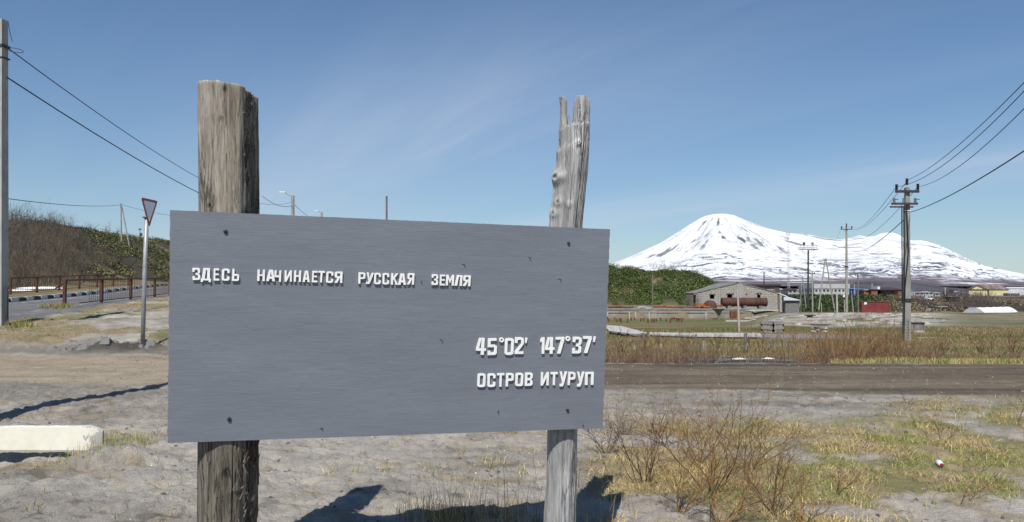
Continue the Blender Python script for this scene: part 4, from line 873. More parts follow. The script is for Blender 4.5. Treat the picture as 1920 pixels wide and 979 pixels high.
# little dropped bottle
def bottle():
    p = GP(1763, 876); root = T('small_bottle', 'small white plastic bottle with a red cap lying in the grass', 'bottle', p)
    c = Vector((p.x, p.y, p.z + .03)); ax = Vector((-.05, -1, -.15)).normalized()
    def lathe(prof): 
        m_ = MB(); m_.tube([c + ax * z for z, r in prof], [r for z, r in prof], 16); return m_
    part('body', lathe([(-.05, .008), (-.047, .021), (-.036, .026), (.0, .026), (.013, .024), (.021, .017)]), mWhite, root, True)
    part('cap', lathe([(.022, .013), (.023, .015), (.035, .015), (.036, .012)]), M('red_cap', (.35, .02, .06), (.3, .02, .05), 10, .4, 0), root, True)
    part('label_band', lathe([(-.032, .0262), (-.031, .0268), (-.014, .0268), (-.013, .0262)]), M('blue_label', (.25, .30, .45), (.5, .5, .55), 30, .5, 0), root, True)
bottle()
# ------------------------------------------------------------------ right side: poles and wires
def big_pole():
    b = GP(1699, 641); Y = b.y; root = T('utility_pole', 'tallest concrete power pole on the field with two steel crossarms', 'pole', b); global PY1; PY1 = Y
    part('shaft', pole_mb(b, W(1700, 352, Y), .44, .27, rz=.1), M('power_pole_concrete', (.30, .295, .265), (.20, .195, .18), 2.2, .9, .35, .01, (1, 1, .5)), root)
    def arm(y, x0, x1, h=.16, nm='crossarm', mat=None):
        a_, c_ = W(x0, y, Y - .2), W(x1, y, Y - .2); m_ = MB(); m_.box((a_ + c_) / 2, ((c_ - a_).length, .12, h)); part(nm, m_, mat or mSteel, root)
    mBr = M('brown_painted_steel', (.08, .045, .045), (.04, .025, .03), 4, .7, .2, .004)
    arm(359, 1679, 1723); arm(382, 1672, 1720.5, .13, 'crossarm', mBr); arm(388, 1669, 1712, .09, 'crossarm', mBr)
    def ins(px, y0, y1, r, mat=mPorc):
        m_ = MB(); p0_ = W(px, y1, Y - .2); p1_ = W(px, y0, Y - .2); n = 9; pts = [p0_.lerp(p1_, i / n) for i in range(n + 1)]; m_.tube(pts, [r * (1 if i % 2 else .62) for i in range(n + 1)], 8); part('insulator', m_, mat, root)
    ins(1681, 346, 356, .10); ins(1700.5, 335, 347, .10); ins(1721, 345, 356, .10)
    mC = M('clear_fuse_porcelain', (.30, .30, .28), (.10, .09, .10), 14, .35, 0)
    for px in (1676.5, 1694.5, 1716): ins(px, 372, 381, .09, mC); 
    for px in (1677, 1717):
        m_ = MB(); p = W(px, 374, Y - .2); m_.box(p + Vector((.08, 0, 0)), (.32, .04, .04)); part('fuse_bar', m_, mSteel, root)
    for x in (1691, 1694.6):
        m_ = MB(); m_.tube([W(x, 388, Y - .25), W(x + .3, 470, Y - .25), W(x + 1.0, 560, Y - .25)], .035, 6); part('down_cable', m_, mCable, root)
    m_ = MB(); m_.tube([W(1700, 386, Y - .3), W(1703.5, 470, Y - .3), W(1697, 540, Y - .3), W(1695, 640, Y - .3)], .03, 6); part('down_cable', m_, mCable, root)
    m_ = MB(); p = W(1700, 561, Y - .18); m_.box(p, (.72, .10, .07)); m_.box(p - Vector((0, -.02, .09)), (.5, .14, .09)); part('bracket', m_, mSteel, root)
    m_ = MB(); m_.box(W(1700.5, 395, Y), (.34, .30, .07)); part('band', m_, mWhite, root)
    hb = MB()
    for y in range(603, 638, 5): p = W(1700, y, Y); s = .22 * .42 + .02; hb.box((p.x, Y - .178 - (640 - y) * .0001, p.z), (.045, .03, .07))
    part('hole', hb, mDark, root)
    g_ = 'three bare wires running from the tallest pole to the upper corner'
    for (a_, m2, c_), lb in zip((((1701, 338), (1812, 259), (1925, 150)), ((1682, 350), (1808, 278), (1925, 166)), ((1722, 350), (1830, 287), (1925, 199))), ('uppermost', 'middle', 'lowest')):
        wire('overhead_wire', [(*a_, Y - .2), (*m2, Y * .62), (*c_, Y * .44)], .014, lb + ' of the three bare wires rising from the tallest pole to the corner', g_)
    wire('overhead_cable', [(1707, 398, Y - .1), (1820, 345, Y * .62), (1925, 280, Y * .44)], .022, 'thick black cable rising from the tallest pole towards the picture edge')
    return Y
PY1 = 45; big_pole()
def pole2():
    b = GP(1587, 586); Y = b.y; root = T('utility_pole', 'second concrete power pole with a grey switch box, behind the tallest one', 'pole', b)
    part('shaft', pole_mb(b, W(1587, 424, Y), .60, .40), mConc, root)
    a_, c_ = W(1576.5, 430, Y - .3), W(1598, 430, Y - .3); m_ = MB(); m_.box((a_ + c_) / 2, ((c_ - a_).length, .15, .18)); part('crossarm', m_, mSteel, root)
    for px, y0, y1 in ((1578, 424, 429), (1587, 419, 425), (1597, 424, 429)):
        m_ = MB(); m_.tube([W(px, y1, Y - .3), W(px, y0, Y - .3)], .14, 7); part('insulator', m_, mPorc, root)
    m_ = MB(); m_.box(W(1587, 500, Y), (.75, .75, .25)); m_.box(W(1587, 503, Y), (.9, .4, .12)); part('clamp', m_, mSteel, root)
    m_ = MB(); m_.box(W(1582, 555, Y - .45), (.42, .3, .62)); part('switch_box', m_, mWhite, root)
    m_ = MB(); m_.tube([W(1583, 562, Y - .4), W(1583.5, 586, Y - .4)], .10, 6); part('conduit', m_, mPale, root)
    g_ = 'wires between the tallest pole and the second pole'
    for (a_, m2, c_), lb in zip((((1681, 350), (1642, 400), (1598, 424)), ((1700, 341), (1655, 394), (1588, 421)), ((1721, 350), (1652, 424), (1579, 424))), ('one', 'another', 'a third')):
        wire('overhead_wire', [(*a_, PY1), (*m2, PY1 * 1.4), (*c_, Y)], .018, {'one': 'left wire', 'another': 'middle wire', 'a third': 'longest sagging wire'}[lb] + ' sagging from the tallest pole down to the second pole', g_)
    wire('overhead_cable', [(1696, 411, PY1), (1648, 452, PY1 * 1.4), (1590, 464, Y)], .028, 'thick black cable sagging from the tallest pole down to the second pole')
    wire('overhead_wire', [(1578, 425, Y), (1570, 446, Y * 1.2), (1556, 486, Y * 1.35)], .02, 'thin wire falling from the second pole behind the propped twin pole')
    wire('overhead_wire', [(1590, 464, Y), (1550, 466, Y * 1.05), (1516, 470, Y * 1.1)], .02, 'thin level wire between the second pole and the floodlight mast')
pole2()
def aframe(px0, px1, pxt, yt, yb, rad, label, arms=True):
    b = GP((px0 + px1) / 2, yb); Y = b.y; root = T('twin_leg_pole', label, 'pole', b)
    for p in (px0, px1):
        g_ = W(p, yb + 1, Y); m_ = MB(); m_.tube([g_ - Vector((0, 0, .4)), W(pxt + (p - pxt) * .06, yt + 3, Y)], [rad, rad * .7], 8); part('leg', m_, mConc, root)
    if arms:
        m_ = MB(); m_.box(W(pxt, yt + 3, Y - .1), (.9, .12, .12)); part('crossarm', m_, mSteel, root)
        for dx in (-.4, 0, .4): m_ = MB(); p = W(pxt, yt + 2, Y - .1) + Vector((dx, 0, .05)); m_.tube([p, p + Vector((0, 0, .28))], .07, 6); part('insulator', m_, mPorc, root)
aframe(1534, 1566, 1547.5, 484, 585, .20, 'large A-shaped pole of two leaning concrete legs beside the floodlight mast')
aframe(1498.5, 1512, 1505, 518, 581, .14, 'small A-shaped pole partly behind the floodlight mast', False)
def mast():
    b = GP(1515, 583); Y = b.y; root = T('floodlight_mast', 'dark steel mast with a railed platform carrying floodlights', 'mast', b)
    m_ = MB(); m_.tube([b - Vector((0, 0, .4)), W(1515.5, 469, Y)], [.24, .20], 10); part('shaft', m_, mSteel, root)
    a_, c_ = W(1498.5, 467.5, Y), W(1533, 467.5, Y); w = (c_ - a_).length; cx = (a_ + c_) / 2
    m_ = MB(); m_.box(cx, (w, 1.3, .14)); part('platform', m_, mSteel, root)
    for dx in (-.5, -.25, 0, .25, .5):
        for dy in (-.6, .6): m_ = MB(); m_.tube([cx + Vector((dx * w * .97, dy, 0)), cx + Vector((dx * w * .97, dy, 1.0))], .035, 5); part('railing_post', m_, mSteel, root)
    for dz in (.5, 1.0):
        for dy in (-.6, .6): m_ = MB(); m_.tube([cx + Vector((-.485 * w, dy, dz)), cx + Vector((.485 * w, dy, dz))], .03, 5); part('rail', m_, mSteel, root)
    for dx in (-.5, .5): m_ = MB(); m_.tube([cx + Vector((dx * .0, 0, -1.0)), cx + Vector((dx * w * .8, 0, -.05))], .05, 5); part('strut', m_, mSteel, root)
    for px, r in ((1507.5, 0), (1523.5, .2)): m_ = MB(); p = W(px, 457, Y); m_.box(p, (.5, .4, .75), r); m_.tube([p, p - Vector((0, 0, .8))], .05, 5); part('floodlight', m_, mGalv if px > 1510 else mSteel, root)
mast()
simple_pole(1223.5, 514, 575, 133, .14, 'lamp_post', 'slim post with a small dark lamp cap in front of the green mound', 'lamp post', mPW)
o = [x for x in bpy.data.objects if x.name.startswith('lamp_post')][0]; m_ = MB(); p = W(1223.5, 513, 133); m_.box(p, (.55, .4, .2), 0, 0, (.5, .5)); part('lamp_cap', m_, mSteel, o)
simple_pole(1432.5, 509, 560, 165, .13, 'utility_pole', 'plain thin pole behind the roof ridge of the ruined shed', 'pole', mSteel)
simple_pole(1501.5, 534, 575, 150, .10, 'utility_pole', 'short pole with one crossarm beside the shed with the pale roof', 'pole', mPW, arms=((.5, .7),))
simple_pole(1523, 508, 578, 130, .12, 'utility_pole', 'slim pole with one crossarm just beside the floodlight mast', 'pole', mConc, arms=((.45, .85),))
simple_pole(1608.5, 512, 580, 135, .15, 'utility_pole', 'thin double-armed pole beside the red container', 'pole', mPW, arms=((.5, .9), (1.8, .9)))
simple_pole(1600, 545, 572, 128, .09, 'short_post', 'short leaning post between the second pole and the red container', 'post', mConc, px2=1596)
simple_pole(1569, 548, 580, 104, .12, 'short_post', 'pale stub post between the A-shaped pole and the second pole', 'post', mPale)
simple_pole(1540, 568, 580, 120, .08, 'short_post', 'little thin post inside the legs of the A-shaped pole', 'post', mConc)
def cream_pole():
    b = GP(1386, 623); root = T('flag_pole', 'slender cream painted bare pole standing before the rusty tank', 'pole', b); m_ = MB(); m_.tube([b - Vector((0, 0, .3)), W(1384.5, 575, b.y), W(1382, 531, b.y)], [.10, .085, .06], 8); part('shaft', m_, M('cream_paint', (.46, .41, .34), (.34, .30, .25), 3, .8, .2, .01), root)
    m_ = MB(); m_.box(W(1382, 530, b.y), (.10, .3, .06)); part('top_bracket', m_, mSteel, root)
cream_pole()
def lattice():
    b = GX(1479, 420); root = T('lattice_mast', 'tall red and white lattice antenna mast in front of the snowy volcano', 'mast', b); t = W(1479, 440, 420); n = 26; mR = M('mast_red', (.30, .15, .14), (.24, .12, .12), .5, .7, 0); mW = M('mast_white', (.55, .55, .55), (.45, .45, .45), .5, .7, 0)
    for i in range(n):
        m_ = MB(); z0 = b.z + (t.z - b.z) * i / n; z1 = b.z + (t.z - b.z) * (i + 1) / n; w = .48
        for dx, dy in ((-w, -w), (w, -w), (w, w), (-w, w)): m_.tube([(b.x + dx, b.y + dy, z0), (b.x + dx, b.y + dy, z1)], .05, 4)
        s = 1 if i % 2 else -1
        m_.tube([(b.x - w * s, b.y - w, z0), (b.x + w * s, b.y - w, z1)], .04, 4); m_.tube([(b.x - w * s, b.y + w, z0), (b.x + w * s, b.y + w, z1)], .04, 4)
        part('segment', m_, mR if (i // 3) % 2 == 0 else mW, root)
    m_ = MB()
    for dx in (-.9, 0, .9): m_.box((b.x + dx, b.y, t.z + .9), (.35, .3, 2.2))
    m_.tube([(b.x, b.y, t.z), (b.x, b.y, t.z + 3)], .08, 5); part('antenna', m_, mW, root)
lattice()
# ------------------------------------------------------------------ ruined shed with its tanks
def wall_poly(mb, y, pts_top, x0, x1, zb, holes, th, m=0):
    xs = sorted(set([x0, x1] + [h[0] for h in holes] + [h[1] for h in holes] + [p[0] for p in pts_top if x0 < p[0] < x1]))
    tx, tz = [p[0] for p in pts_top], [p[1] for p in pts_top]
    def seg(xa, xb, za0, zb0, za1, zb1): mb.prism([(xa, y, za0), (xb, y, zb0), (xb, y, zb1), (xa, y, za1)], (0, th, 0), m)
    for a_, b_ in zip(xs[:-1], xs[1:]):
        ta, tb = np.interp([a_, b_], tx, tz); h = [q for q in holes if q[0] <= a_ + 1e-6 and q[1] >= b_ - 1e-6]
        if h: h = h[0]; seg(a_, b_, zb, zb, h[2], h[2]); seg(a_, b_, h[3], h[3], ta, tb)
        else: seg(a_, b_, zb, zb, ta, tb)
def stone_mat():
    m, t, b = newmat('crumbling_block_wall'); o = NN(t, 'ShaderNodeTexCoord').outputs['Object']
    mp = NN(t, 'ShaderNodeMapping'); mp.inputs['Rotation'].default_value = (math.pi / 2, 0, 0); L(t, o, mp.inputs[0])
    br = NN(t, 'ShaderNodeTexBrick', Scale=1.0); br.inputs['Brick Width'].default_value = .8; br.inputs['Row Height'].default_value = .32; br.inputs['Mortar Size'].default_value = .035
    br.inputs['Color1'].default_value = (.46, .41, .32, 1); br.inputs['Color2'].default_value = (.36, .33, .27, 1); br.inputs['Mortar'].default_value = (.13, .12, .10, 1); L(t, mp.outputs[0], br.inputs['Vector'])
    n1 = noise(t, o, .45, 5, .65); n2 = noise(t, o, 2.2, 6, .7)
    c = mixc(t, ramp(t, n1, [(.46, (0,) * 3), (.56, (1,) * 3)]), br.outputs[0], (.30, .30, .285)); c = mixc(t, 1.0, c, ramp(t, n2, [(.3, (.7,) * 3), (.65, (1.15,) * 3)]), 'MULTIPLY')
    L(t, c, b.inputs['Base Color']); b.inputs['Roughness'].default_value = .95; bump(t, b, mth(t, 'ADD', br.outputs[1], n2), .5, .05); return m
mStone = stone_mat()
def shed():
    Y = 139.0; root = T('ruined_shed', 'long low ruined stone and concrete shed with four dark window openings', 'building', GX(1400, Y)); zb = W(1400, 585, Y).z
    X = lambda px: W(px, 545, Y).x; Z = lambda py: W(1400, py, Y).z
    prof = [(X(1301), Z(551)), (X(1345), Z(540)), (X(1385), Z(531)), (X(1420), Z(540)), (X(1462), Z(551))]
    holes = [(X(1331), X(1339.5), Z(560.5), Z(552.5)), (X(1363.5), X(1373), Z(560.5), Z(551.5)), (X(1390), X(1398.5), Z(560), Z(552)), (X(1419.5), X(1426), Z(561), Z(550))]
    m_ = MB(); wall_poly(m_, Y, prof, X(1301), X(1462), zb, holes, .45); part('front_wall', m_, mStone, root)
    for (a_, b_, c_, d_) in holes:
        w = MB(); w.box(((a_ + b_) / 2, Y - .04, d_ + .09), (b_ - a_ + .35, .2, .16)); o = part('window_lintel', w, mConcD, root)
    m_ = MB()
    for (x0, z0), (x1, z1) in zip(prof[:-1], prof[1:]):
        m_.prism([(x0, Y - .10, z0 + .01), (x1, Y - .10, z1 + .01), (x1, Y - .10, z1 + .16), (x0, Y - .10, z0 + .16)], (0, 13, 0))
    part('roof', m_, M('mossy_roof', (.22, .215, .20), (.13, .13, .12), 1.2, .95, .3, .03), root)
    m_ = MB(); m_.box((X(1301) + .2, Y + 6, (zb + Z(553)) / 2), (.4, 12, Z(553) - zb)); m_.box((X(1462) - .2, Y + 6, (zb + Z(553)) / 2), (.4, 12, Z(553) - zb)); m_.box(((X(1301) + X(1462)) / 2, Y + 12.4, (zb + Z(551)) / 2), (X(1462) - X(1301), .4, Z(551) - zb)); part('side_wall', m_, mStone, root)
    m_ = MB()
    for px, w in ((1354.5, 1.0), (1378, .9)): m_.box((X(px), Y - .06, (zb + Z(545)) / 2), (w * .6, .3, Z(541) - zb))
    part('pilaster', m_, mConc, root)
    m_ = MB(); m_.box((X(1387), Y - .06, Z(545)), (2.3, .2, 2.6), 0, 0, (.4, 1)); part('render_patch', m_, mConc, root)
    # entrance bay at its right end
    m_ = MB(); m_.box((X(1460), Y - .5, (zb + Z(553.5)) / 2), (.45, 1.2, Z(553.5) - zb)); part('door_pier', m_, mConc, root)
    m_ = MB(); m_.box((X(1467), Y + 1.4, (zb + Z(557)) / 2), (1.3, .15, Z(557) - zb)); part('door', m_, M('blue_grey_door', (.035, .05, .07), (.02, .03, .04), 2, .7, .2, .01), root)
    m_ = MB(); m_.prism([(X(1458), Y - .9, Z(549.5)), (X(1473), Y - .9, Z(555.5)), (X(1473), Y - .9, Z(557)), (X(1458), Y - .9, Z(551.2))], (0, 3.4, 0)); part('canopy', m_, mWhite, root)
    m_ = MB(); m_.box((X(1474), Y + 2.2, (zb + Z(557)) / 2), (.2, 1.6, Z(557) - zb)); part('cheek_wall', m_, mConc, root)
shed()
def small_shed():
    Y = 146.0; X = lambda px: W(px, 545, Y).x; Z = lambda py: W(1480, py, Y).z; root = T('lean_to_shed', 'small grey shed with a sloping pale metal roof beside the ruined shed', 'building', GX(1485, Y)); zb = Z(588)
    m_ = MB(); m_.prism([(X(1472), Y, zb), (X(1498), Y, zb), (X(1498), Y, Z(563.5)), (X(1472), Y, Z(563.5))], (0, 5, 0)); part('wall', m_, mConcD, root)
    m_ = MB(); m_.prism([(X(1466), Y - .4, Z(563.6)), (X(1498.5), Y - .4, Z(563.6)), (X(1494), Y + 4.5, Z(561)), (X(1473), Y + 4.5, Z(553))], (0, 0, .12)); part('roof', m_, M('pale_roof_metal', (.50, .51, .52), (.40, .41, .42), 1, .6, .1, .01), root)
small_shed()
def tanks():
    Y = 131.5; a_, b_ = W(1353, 566.5, Y), W(1437, 566.5, Y); b0 = GX(1395, Y); root = T('rusty_tank', 'long cylindrical rust-red tank lying in front of the ruined shed', 'tank', b0); r = (W(0, 558.5, Y).z - W(0, 575, Y).z) / 2
    mt_ = M('streaked_rust', (.085, .032, .024), (.03, .016, .015), .9, .85, .3, .02, (2.2, 1, .5), c3=(.11, .055, .042)); m_ = MB(); m_.tube([a_, a_ + (b_ - a_) * .5, b_], r, 26); part('drum', m_, mt_, root, False)
    for f in (.02, .25, .5, .75, .98): m_ = MB(); p = a_.lerp(b_, f); m_.tube([p - Vector((.06, 0, 0)), p + Vector((.06, 0, 0))], r + .035, 26); part('hoop', m_, mt_, root)
    m_ = MB()
    for f in (.15, .5, .85): p = a_.lerp(b_, f); m_.box((p.x, p.y, p.z - r - .1), (.6, 1.3, .5))
    part('cradle', m_, mConcD, root)
    Y = 130.5; c = GX(1331, Y); root = T('rusty_boiler_end', 'small rounded rusty boiler half sunk in the yard beside the long tank', 'tank', c); m_ = MB(); z = W(0, 574, Y).z; R = 1.15
    prof = [(R, -.35), (R, 0), (R * .93, .38), (R * .75, .70), (R * .45, .92), (.02, 1.0)]; n = 20; vs = [(c.x + q * math.cos(6.283 * j / n), Y + q * math.sin(6.283 * j / n), z + h) for q, h in prof for j in range(n)]
    m_.add(vs, [(i * n + j, i * n + (j + 1) % n, (i + 1) * n + (j + 1) % n, (i + 1) * n + j) for i in range(5) for j in range(n)]); part('dome', m_, mt_, root, True)
    m_ = MB(); m_.box((c.x - 1.7, Y, z + .15), (1.6, 1.2, .5), .2, 0, (.6, .8)); m_.box((c.x + 1.5, Y, z + .05), (1.1, .8, .35), 0); part('scrap', m_, mRustO, root)
tanks()
def yard_wall():
    Y = 125.0; x0 = -4; x1 = W(1405, 590, Y).x; root = T('retaining_wall', 'long low stained concrete retaining wall below the ruined shed', 'wall', (W(1270, 590, Y).x, Y, -3)); zt = W(0, 580.5, Y).z
    L_ = 4.0; x = x0; i = 0
    while x < x1:
        w = min(L_, x1 - x); m_ = MB(); m_.box((x + w / 2, Y + .2 + .02 * (i % 3), (zt - 3.4) / 2), (w - .03, .4, zt + 3.4)); part('panel', m_, M('stained_wall', (.30, .275, .235), (.19, .175, .15), .7, .9, .4, .03), root); x += w; i += 1
    m_ = MB(); m_.box(((x0 + x1) / 2, Y + .22, zt + .08), (x1 - x0, .62, .16)); part('coping', m_, mConc, root)
    m_ = MB(); m_.box(((x0 + x1) / 2, Y - .03, W(0, 586.5, Y).z), (x1 - x0, .06, .07)); part('string_course', m_, mConcD, root)
    for px in (1139, 1180, 1191.5, 1217, 1323.5):
        b_ = GX(px, 121.5); m_ = MB(); m_.tube([b_ - Vector((0, 0, .2)), W(px, 585, 121.5)], .10, 6); solo('stub_post', m_, mPale, b_, 'short pale stub post standing before the concrete retaining wall', 'post', 'pale stub posts along the retaining wall')
    rr = random.Random(21)
    for i, (pa, pb, py, mt_) in enumerate(((1140, 1188, 576.5, mRust), (1226, 1272, 575, mRustO), (1262, 1300, 577.5, mRust), (1283, 1338, 577.5, mRust), (1308, 1332, 575.5, mRustO), (1195, 1222, 577, mConc))):
        Yc = 126.6 + .5 * (i % 2); a_, b_ = W(pa, py, Yc), W(pb, py + rr.uniform(-.6, .6), Yc); base = hz((a_.x + b_.x) / 2, Yc); m_ = MB(); m_.tube([a_, a_.lerp(b_, .4) + Vector((0, 0, .10)), a_.lerp(b_, .7) - Vector((0, 0, .05)), b_], [.16, .22, .18, .12], 7)
        for kx in (.12, .5, .88): p = a_.lerp(b_, kx); m_.box((p.x, Yc, (p.z + base) / 2 - .1), (.25, .3, max(.1, p.z - base) + .1))
        solo('scrap_beam', m_, mt_, (a_ + b_) / 2, ['dark rusty beam on the retaining wall nearest the grey board', 'bright orange rusty beam on the retaining wall under the green mound', 'brown rusty beam on the retaining wall right of the orange one', 'thin dark beam on the retaining wall beside the boiler end', 'short orange rusty scrap beside the rusty boiler end', 'grey concrete beam on the retaining wall behind the lamp post'][i], 'scrap beam')
yard_wall()
def rust_box():
    b_ = GP(1376, 598); Y = b_.y; w = W(1381.5, 590, Y).x - W(1370, 590, Y).x; h = W(0, 583, Y).z - b_.z; root = T('rusty_box', 'upright orange rusty steel box in front of the retaining wall end', 'box', b_); m_ = MB(); m_.box(b_ + Vector((0, .3, h / 2)), (w, .7, h), .12); part('body', m_, mRustO, root)
    m_ = MB(); m_.box(b_ + Vector((w * .05, -.05, h * .52)), (w * .8, .04, h * .85), .12); part('door_panel', m_, mRust, root)
    b_ = GX(1347.5, 120); z1 = W(0, 579, 120).z; root = T('broken_pillar', 'flared broken concrete pillar standing before the retaining wall', 'pillar', b_); m_ = MB(); hh = z1 - b_.z
    m_.tube([b_ - Vector((0, 0, .2)), b_ + Vector((0, 0, hh * .45)), b_ + Vector((-.05, 0, hh * .75)), b_ + Vector((-.05, 0, hh))], [.22, .24, .55, 1.05], 9); part('pillar', m_, mConcD, root)
rust_box()
# row of rusty stubs
rr = random.Random(31)
for px in (1139, 1141.5, 1153, 1157, 1162, 1165, 1177, 1183, 1190, 1201.5, 1207, 1214.5, 1223, 1227, 1231, 1239, 1249, 1257, 1260, 1264, 1269, 1273, 1278):
    py = 600 + rr.uniform(-.5, 6); b_ = GP(px, py); z = W(0, 597.5 + rr.uniform(-.5, .5), b_.y).z; m_ = MB(); m_.tube([b_ - Vector((0, 0, .2)), (b_.x + rr.uniform(-.05, .05), b_.y, max(z, b_.z + .45))], .10, 5)
    if px > 1255: m_.box((b_.x + .1, b_.y, max(z, b_.z + .25)), (.6, .12, .12), rr.uniform(-.3, .3))
    solo('rusty_stub', m_, mRust, b_, 'short rusty pipe stub in the long row on the grass before the retaining wall', 'post', 'row of rusty pipe stubs in the field')
# pale walkway slabs and the long plank
def slab_from(name, pix, thick, mat, label, cat, legs=0):
    P = [GP(*p) for p in pix]; zc = sum(p.z for p in P) / len(P) + thick; c = sum(P, Vector()) / len(P); root = T(name, label, cat, c)
    m_ = MB(); m_.prism([(p.x, p.y, p.z + .16) for p in P], (0, 0, thick)); part('top', m_, mat, root)
    m_ = MB()
    for k in range(legs):
        p = P[0].lerp(P[1], (k + .5) / legs) ; m_.box((p.x, p.y + .5, p.z + .04), (.3, .6, .4))
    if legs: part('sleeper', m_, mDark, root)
slab_from('pale_slab', [(1142, 627), (1190, 634), (1216, 632), (1165, 617), (1135, 615)], .14, mPale, 'wide pale plank platform next to the grey board edge', 'platform', 3)
slab_from('pale_slab', [(1218, 633), (1300, 636), (1300, 630.5), (1218, 629)], .10, mPale, 'left section of the long pale plank walkway on the field', 'walkway', 5)
slab_from('pale_slab', [(1301, 636), (1428, 637), (1424, 631), (1301, 630.5)], .12, mPale, 'right section of the long pale plank walkway on the field', 'walkway', 6)
b_ = GP(1142, 622); m_ = MB(); m_.tube([b_ + Vector((-1.2, 0, .9)), b_ + Vector((.9, 0, .15))], .07, 5); m_.tube([b_ + Vector((-1.5, 0, .5)), b_ + Vector((.6, 0, .2))], .05, 5); solo('leaning_plank', m_, mPale, b_, 'pale planks leaning on the platform right at the edge of the grey board', 'plank')
# stakes in the ditch
for px, y0, y1, lb in ((1206, 624, 645, 'fence stake'), (1305, 627, 644, ''), (1398, 625, 655, ''), (1439, 632, 652, ''), (1452, 635, 655, ''), (1470, 638, 656, ''), (1489, 640, 658, ''), (1191.5, 648, 660, 'p'), (1239, 645, 655, 'p'), (1320, 640, 664, 'p')):
    b_ = GP(px, y1); m_ = MB(); m_.tube([b_ - Vector((0, 0, .3)), W(px, y0, b_.y)], .06, 6); solo('fence_stake', m_, mPale if lb == 'p' else mGreyWood, b_, 'pale weathered stake among the red brush of the ditch' if lb == 'p' else 'dark wooden fence stake standing in the ditch brush', 'stake', 'pale ditch stakes' if lb == 'p' else 'dark ditch stakes')
# stacked timber crib, stone pile, wooden hatch
mCrib = M('pale_grey_timber', (.36, .34, .31), (.20, .185, .17), 6, .9, .5, .01)
def crib():
    b_ = GP(1454, 623.5); Y = b_.y; x0, x1, x2 = W(1435, 620, Y).x, W(1450, 620, Y).x, W(1472, 620, Y).x; h = W(0, 604, Y).z - b_.z; root = T('timber_crib', 'grey stacked timber crib box standing on the gravel', 'timber stack', b_); w1 = x1 - x0; w2 = x2 - x1
    a_ = Vector((x0, Y + 1.0, b_.z)); c_ = Vector((x1, Y, b_.z)); e_ = Vector((x2, Y + .5, b_.z))
    for lvl in range(2):
        zz0 = h * .5 * lvl
        for (p, q) in ((a_, c_), (c_, e_), (e_, e_ + (a_ - c_)), (a_, a_ + (e_ - c_))):
            for (dz, th2) in ((.03, .1), (h * .5 - .12, .13)):
                m_ = MB(); m_.tube([p + Vector((0, 0, zz0 + dz)), q + Vector((0, 0, zz0 + dz))], th2, 4); part('beam', m_, mCrib, root)
            n = 5
            for k in range(n + 1):
                r_ = p.lerp(q, k / n); m_ = MB(); m_.tube([r_ + Vector((0, 0, zz0)), r_ + Vector((0, 0, zz0 + h * .5 - .06))], .10, 4); part('upright', m_, mCrib, root)
    f_ = e_ + (a_ - c_); m_ = MB(); m_.prism([p + Vector((0, 0, h)) for p in (a_, c_, e_, f_)], (0, 0, .10)); part('lid', m_, mCrib, root)
    inn = [(a_ + (f_ - a_) * .12 + (c_ - a_) * .1), c_ + (f_ - c_) * .1, e_ + (a_ - e_) * .1, f_ - (f_ - c_) * .1]; m_ = MB(); m_.prism([p + Vector((0, 0, .02)) for p in inn], (0, 0, h - .1)); part('filling', m_, mRust, root)
crib()
rr = random.Random(41)
def stone(name, c, s, mat, root=None, flat=.7, label=None, cat='stone', group=None):
    n = 8; m_ = MB(); vs = []
    for z, f in ((-.3, .8), (.0, 1), (.45, .85), (.7, .5)):
        for j in range(n): t = 6.283 * j / n + .3 * z; q = s * f * rr.uniform(.8, 1.15); vs.append((c[0] + math.cos(t) * q, c[1] + math.sin(t) * q * .8, c[2] + z * s * flat + rr.uniform(-.04, .04) * s))
    m_.add(vs, [(i * n + j, i * n + (j + 1) % n, (i + 1) * n + (j + 1) % n, (i + 1) * n + j) for i in range(3) for j in range(n)] + [tuple(3 * n + j for j in range(n)), tuple(reversed(range(n)))])
    return part(name, m_, mat, root) if root else solo(name, m_, mat, c, label, cat, group)
b_ = GP(1537, 625); root = T('stone_pile', 'little pile of pale boulders under a dark slab on the gravel', 'stone pile', b_)
mSt = M('pale_boulder', (.42, .41, .38), (.26, .25, .23), 2, .9, .4, .02)
for dx, dz in ((-.55, .12), (-.1, .10), (.42, .12), (-.4, .42), (.12, .45), (.5, .40), (-.15, .28)): stone('boulder', (b_.x + dx, b_.y + rr.uniform(-.1, .2), b_.z + dz), .27, mSt, root)
m_ = MB(); m_.box(b_ + Vector((0, .1, .72)), (1.2, .8, .08), .1); part('top_slab', m_, mSteel, root)
b_ = GP(1724, 625); Y = b_.y; w = W(1735.5, 610, Y).x - W(1711, 610, Y).x; h = W(0, 604.5, Y).z - b_.z; root = T('plank_hatch', 'leaning grey plank box propped on a round pale concrete ring', 'hatch', b_)
for k in range(8): m_ = MB(); m_.box(b_ + Vector((-w / 2 + w * (k + .5) / 8, .25, h * .62)), (w / 8 * .9, .06, h * .78)); part('plank', m_, mGreyWood, root)
m_ = MB(); m_.box(b_ + Vector((0, .3, h * 1.0)), (w * 1.04, .4, .07)); m_.box(b_ + Vector((w * .5, .5, h * .5)), (.05, .6, h * .9)); part('frame', m_, mGreyWood, root)
m_ = MB(); n = 18; m_.tube([b_ + Vector((0, .15, -.3)), b_ + Vector((0, .15, h * .22))], w * .42, n); part('concrete_ring', m_, mPale, root)
b_ = GP(1740, 634.5); m_ = MB(); m_.box(b_ + Vector((0, 0, .03)), (1.7, .4, .08), -.05); solo('fallen_board', m_, mPale, b_, 'single pale board lying flat in the grass right of the tallest pole', 'board')
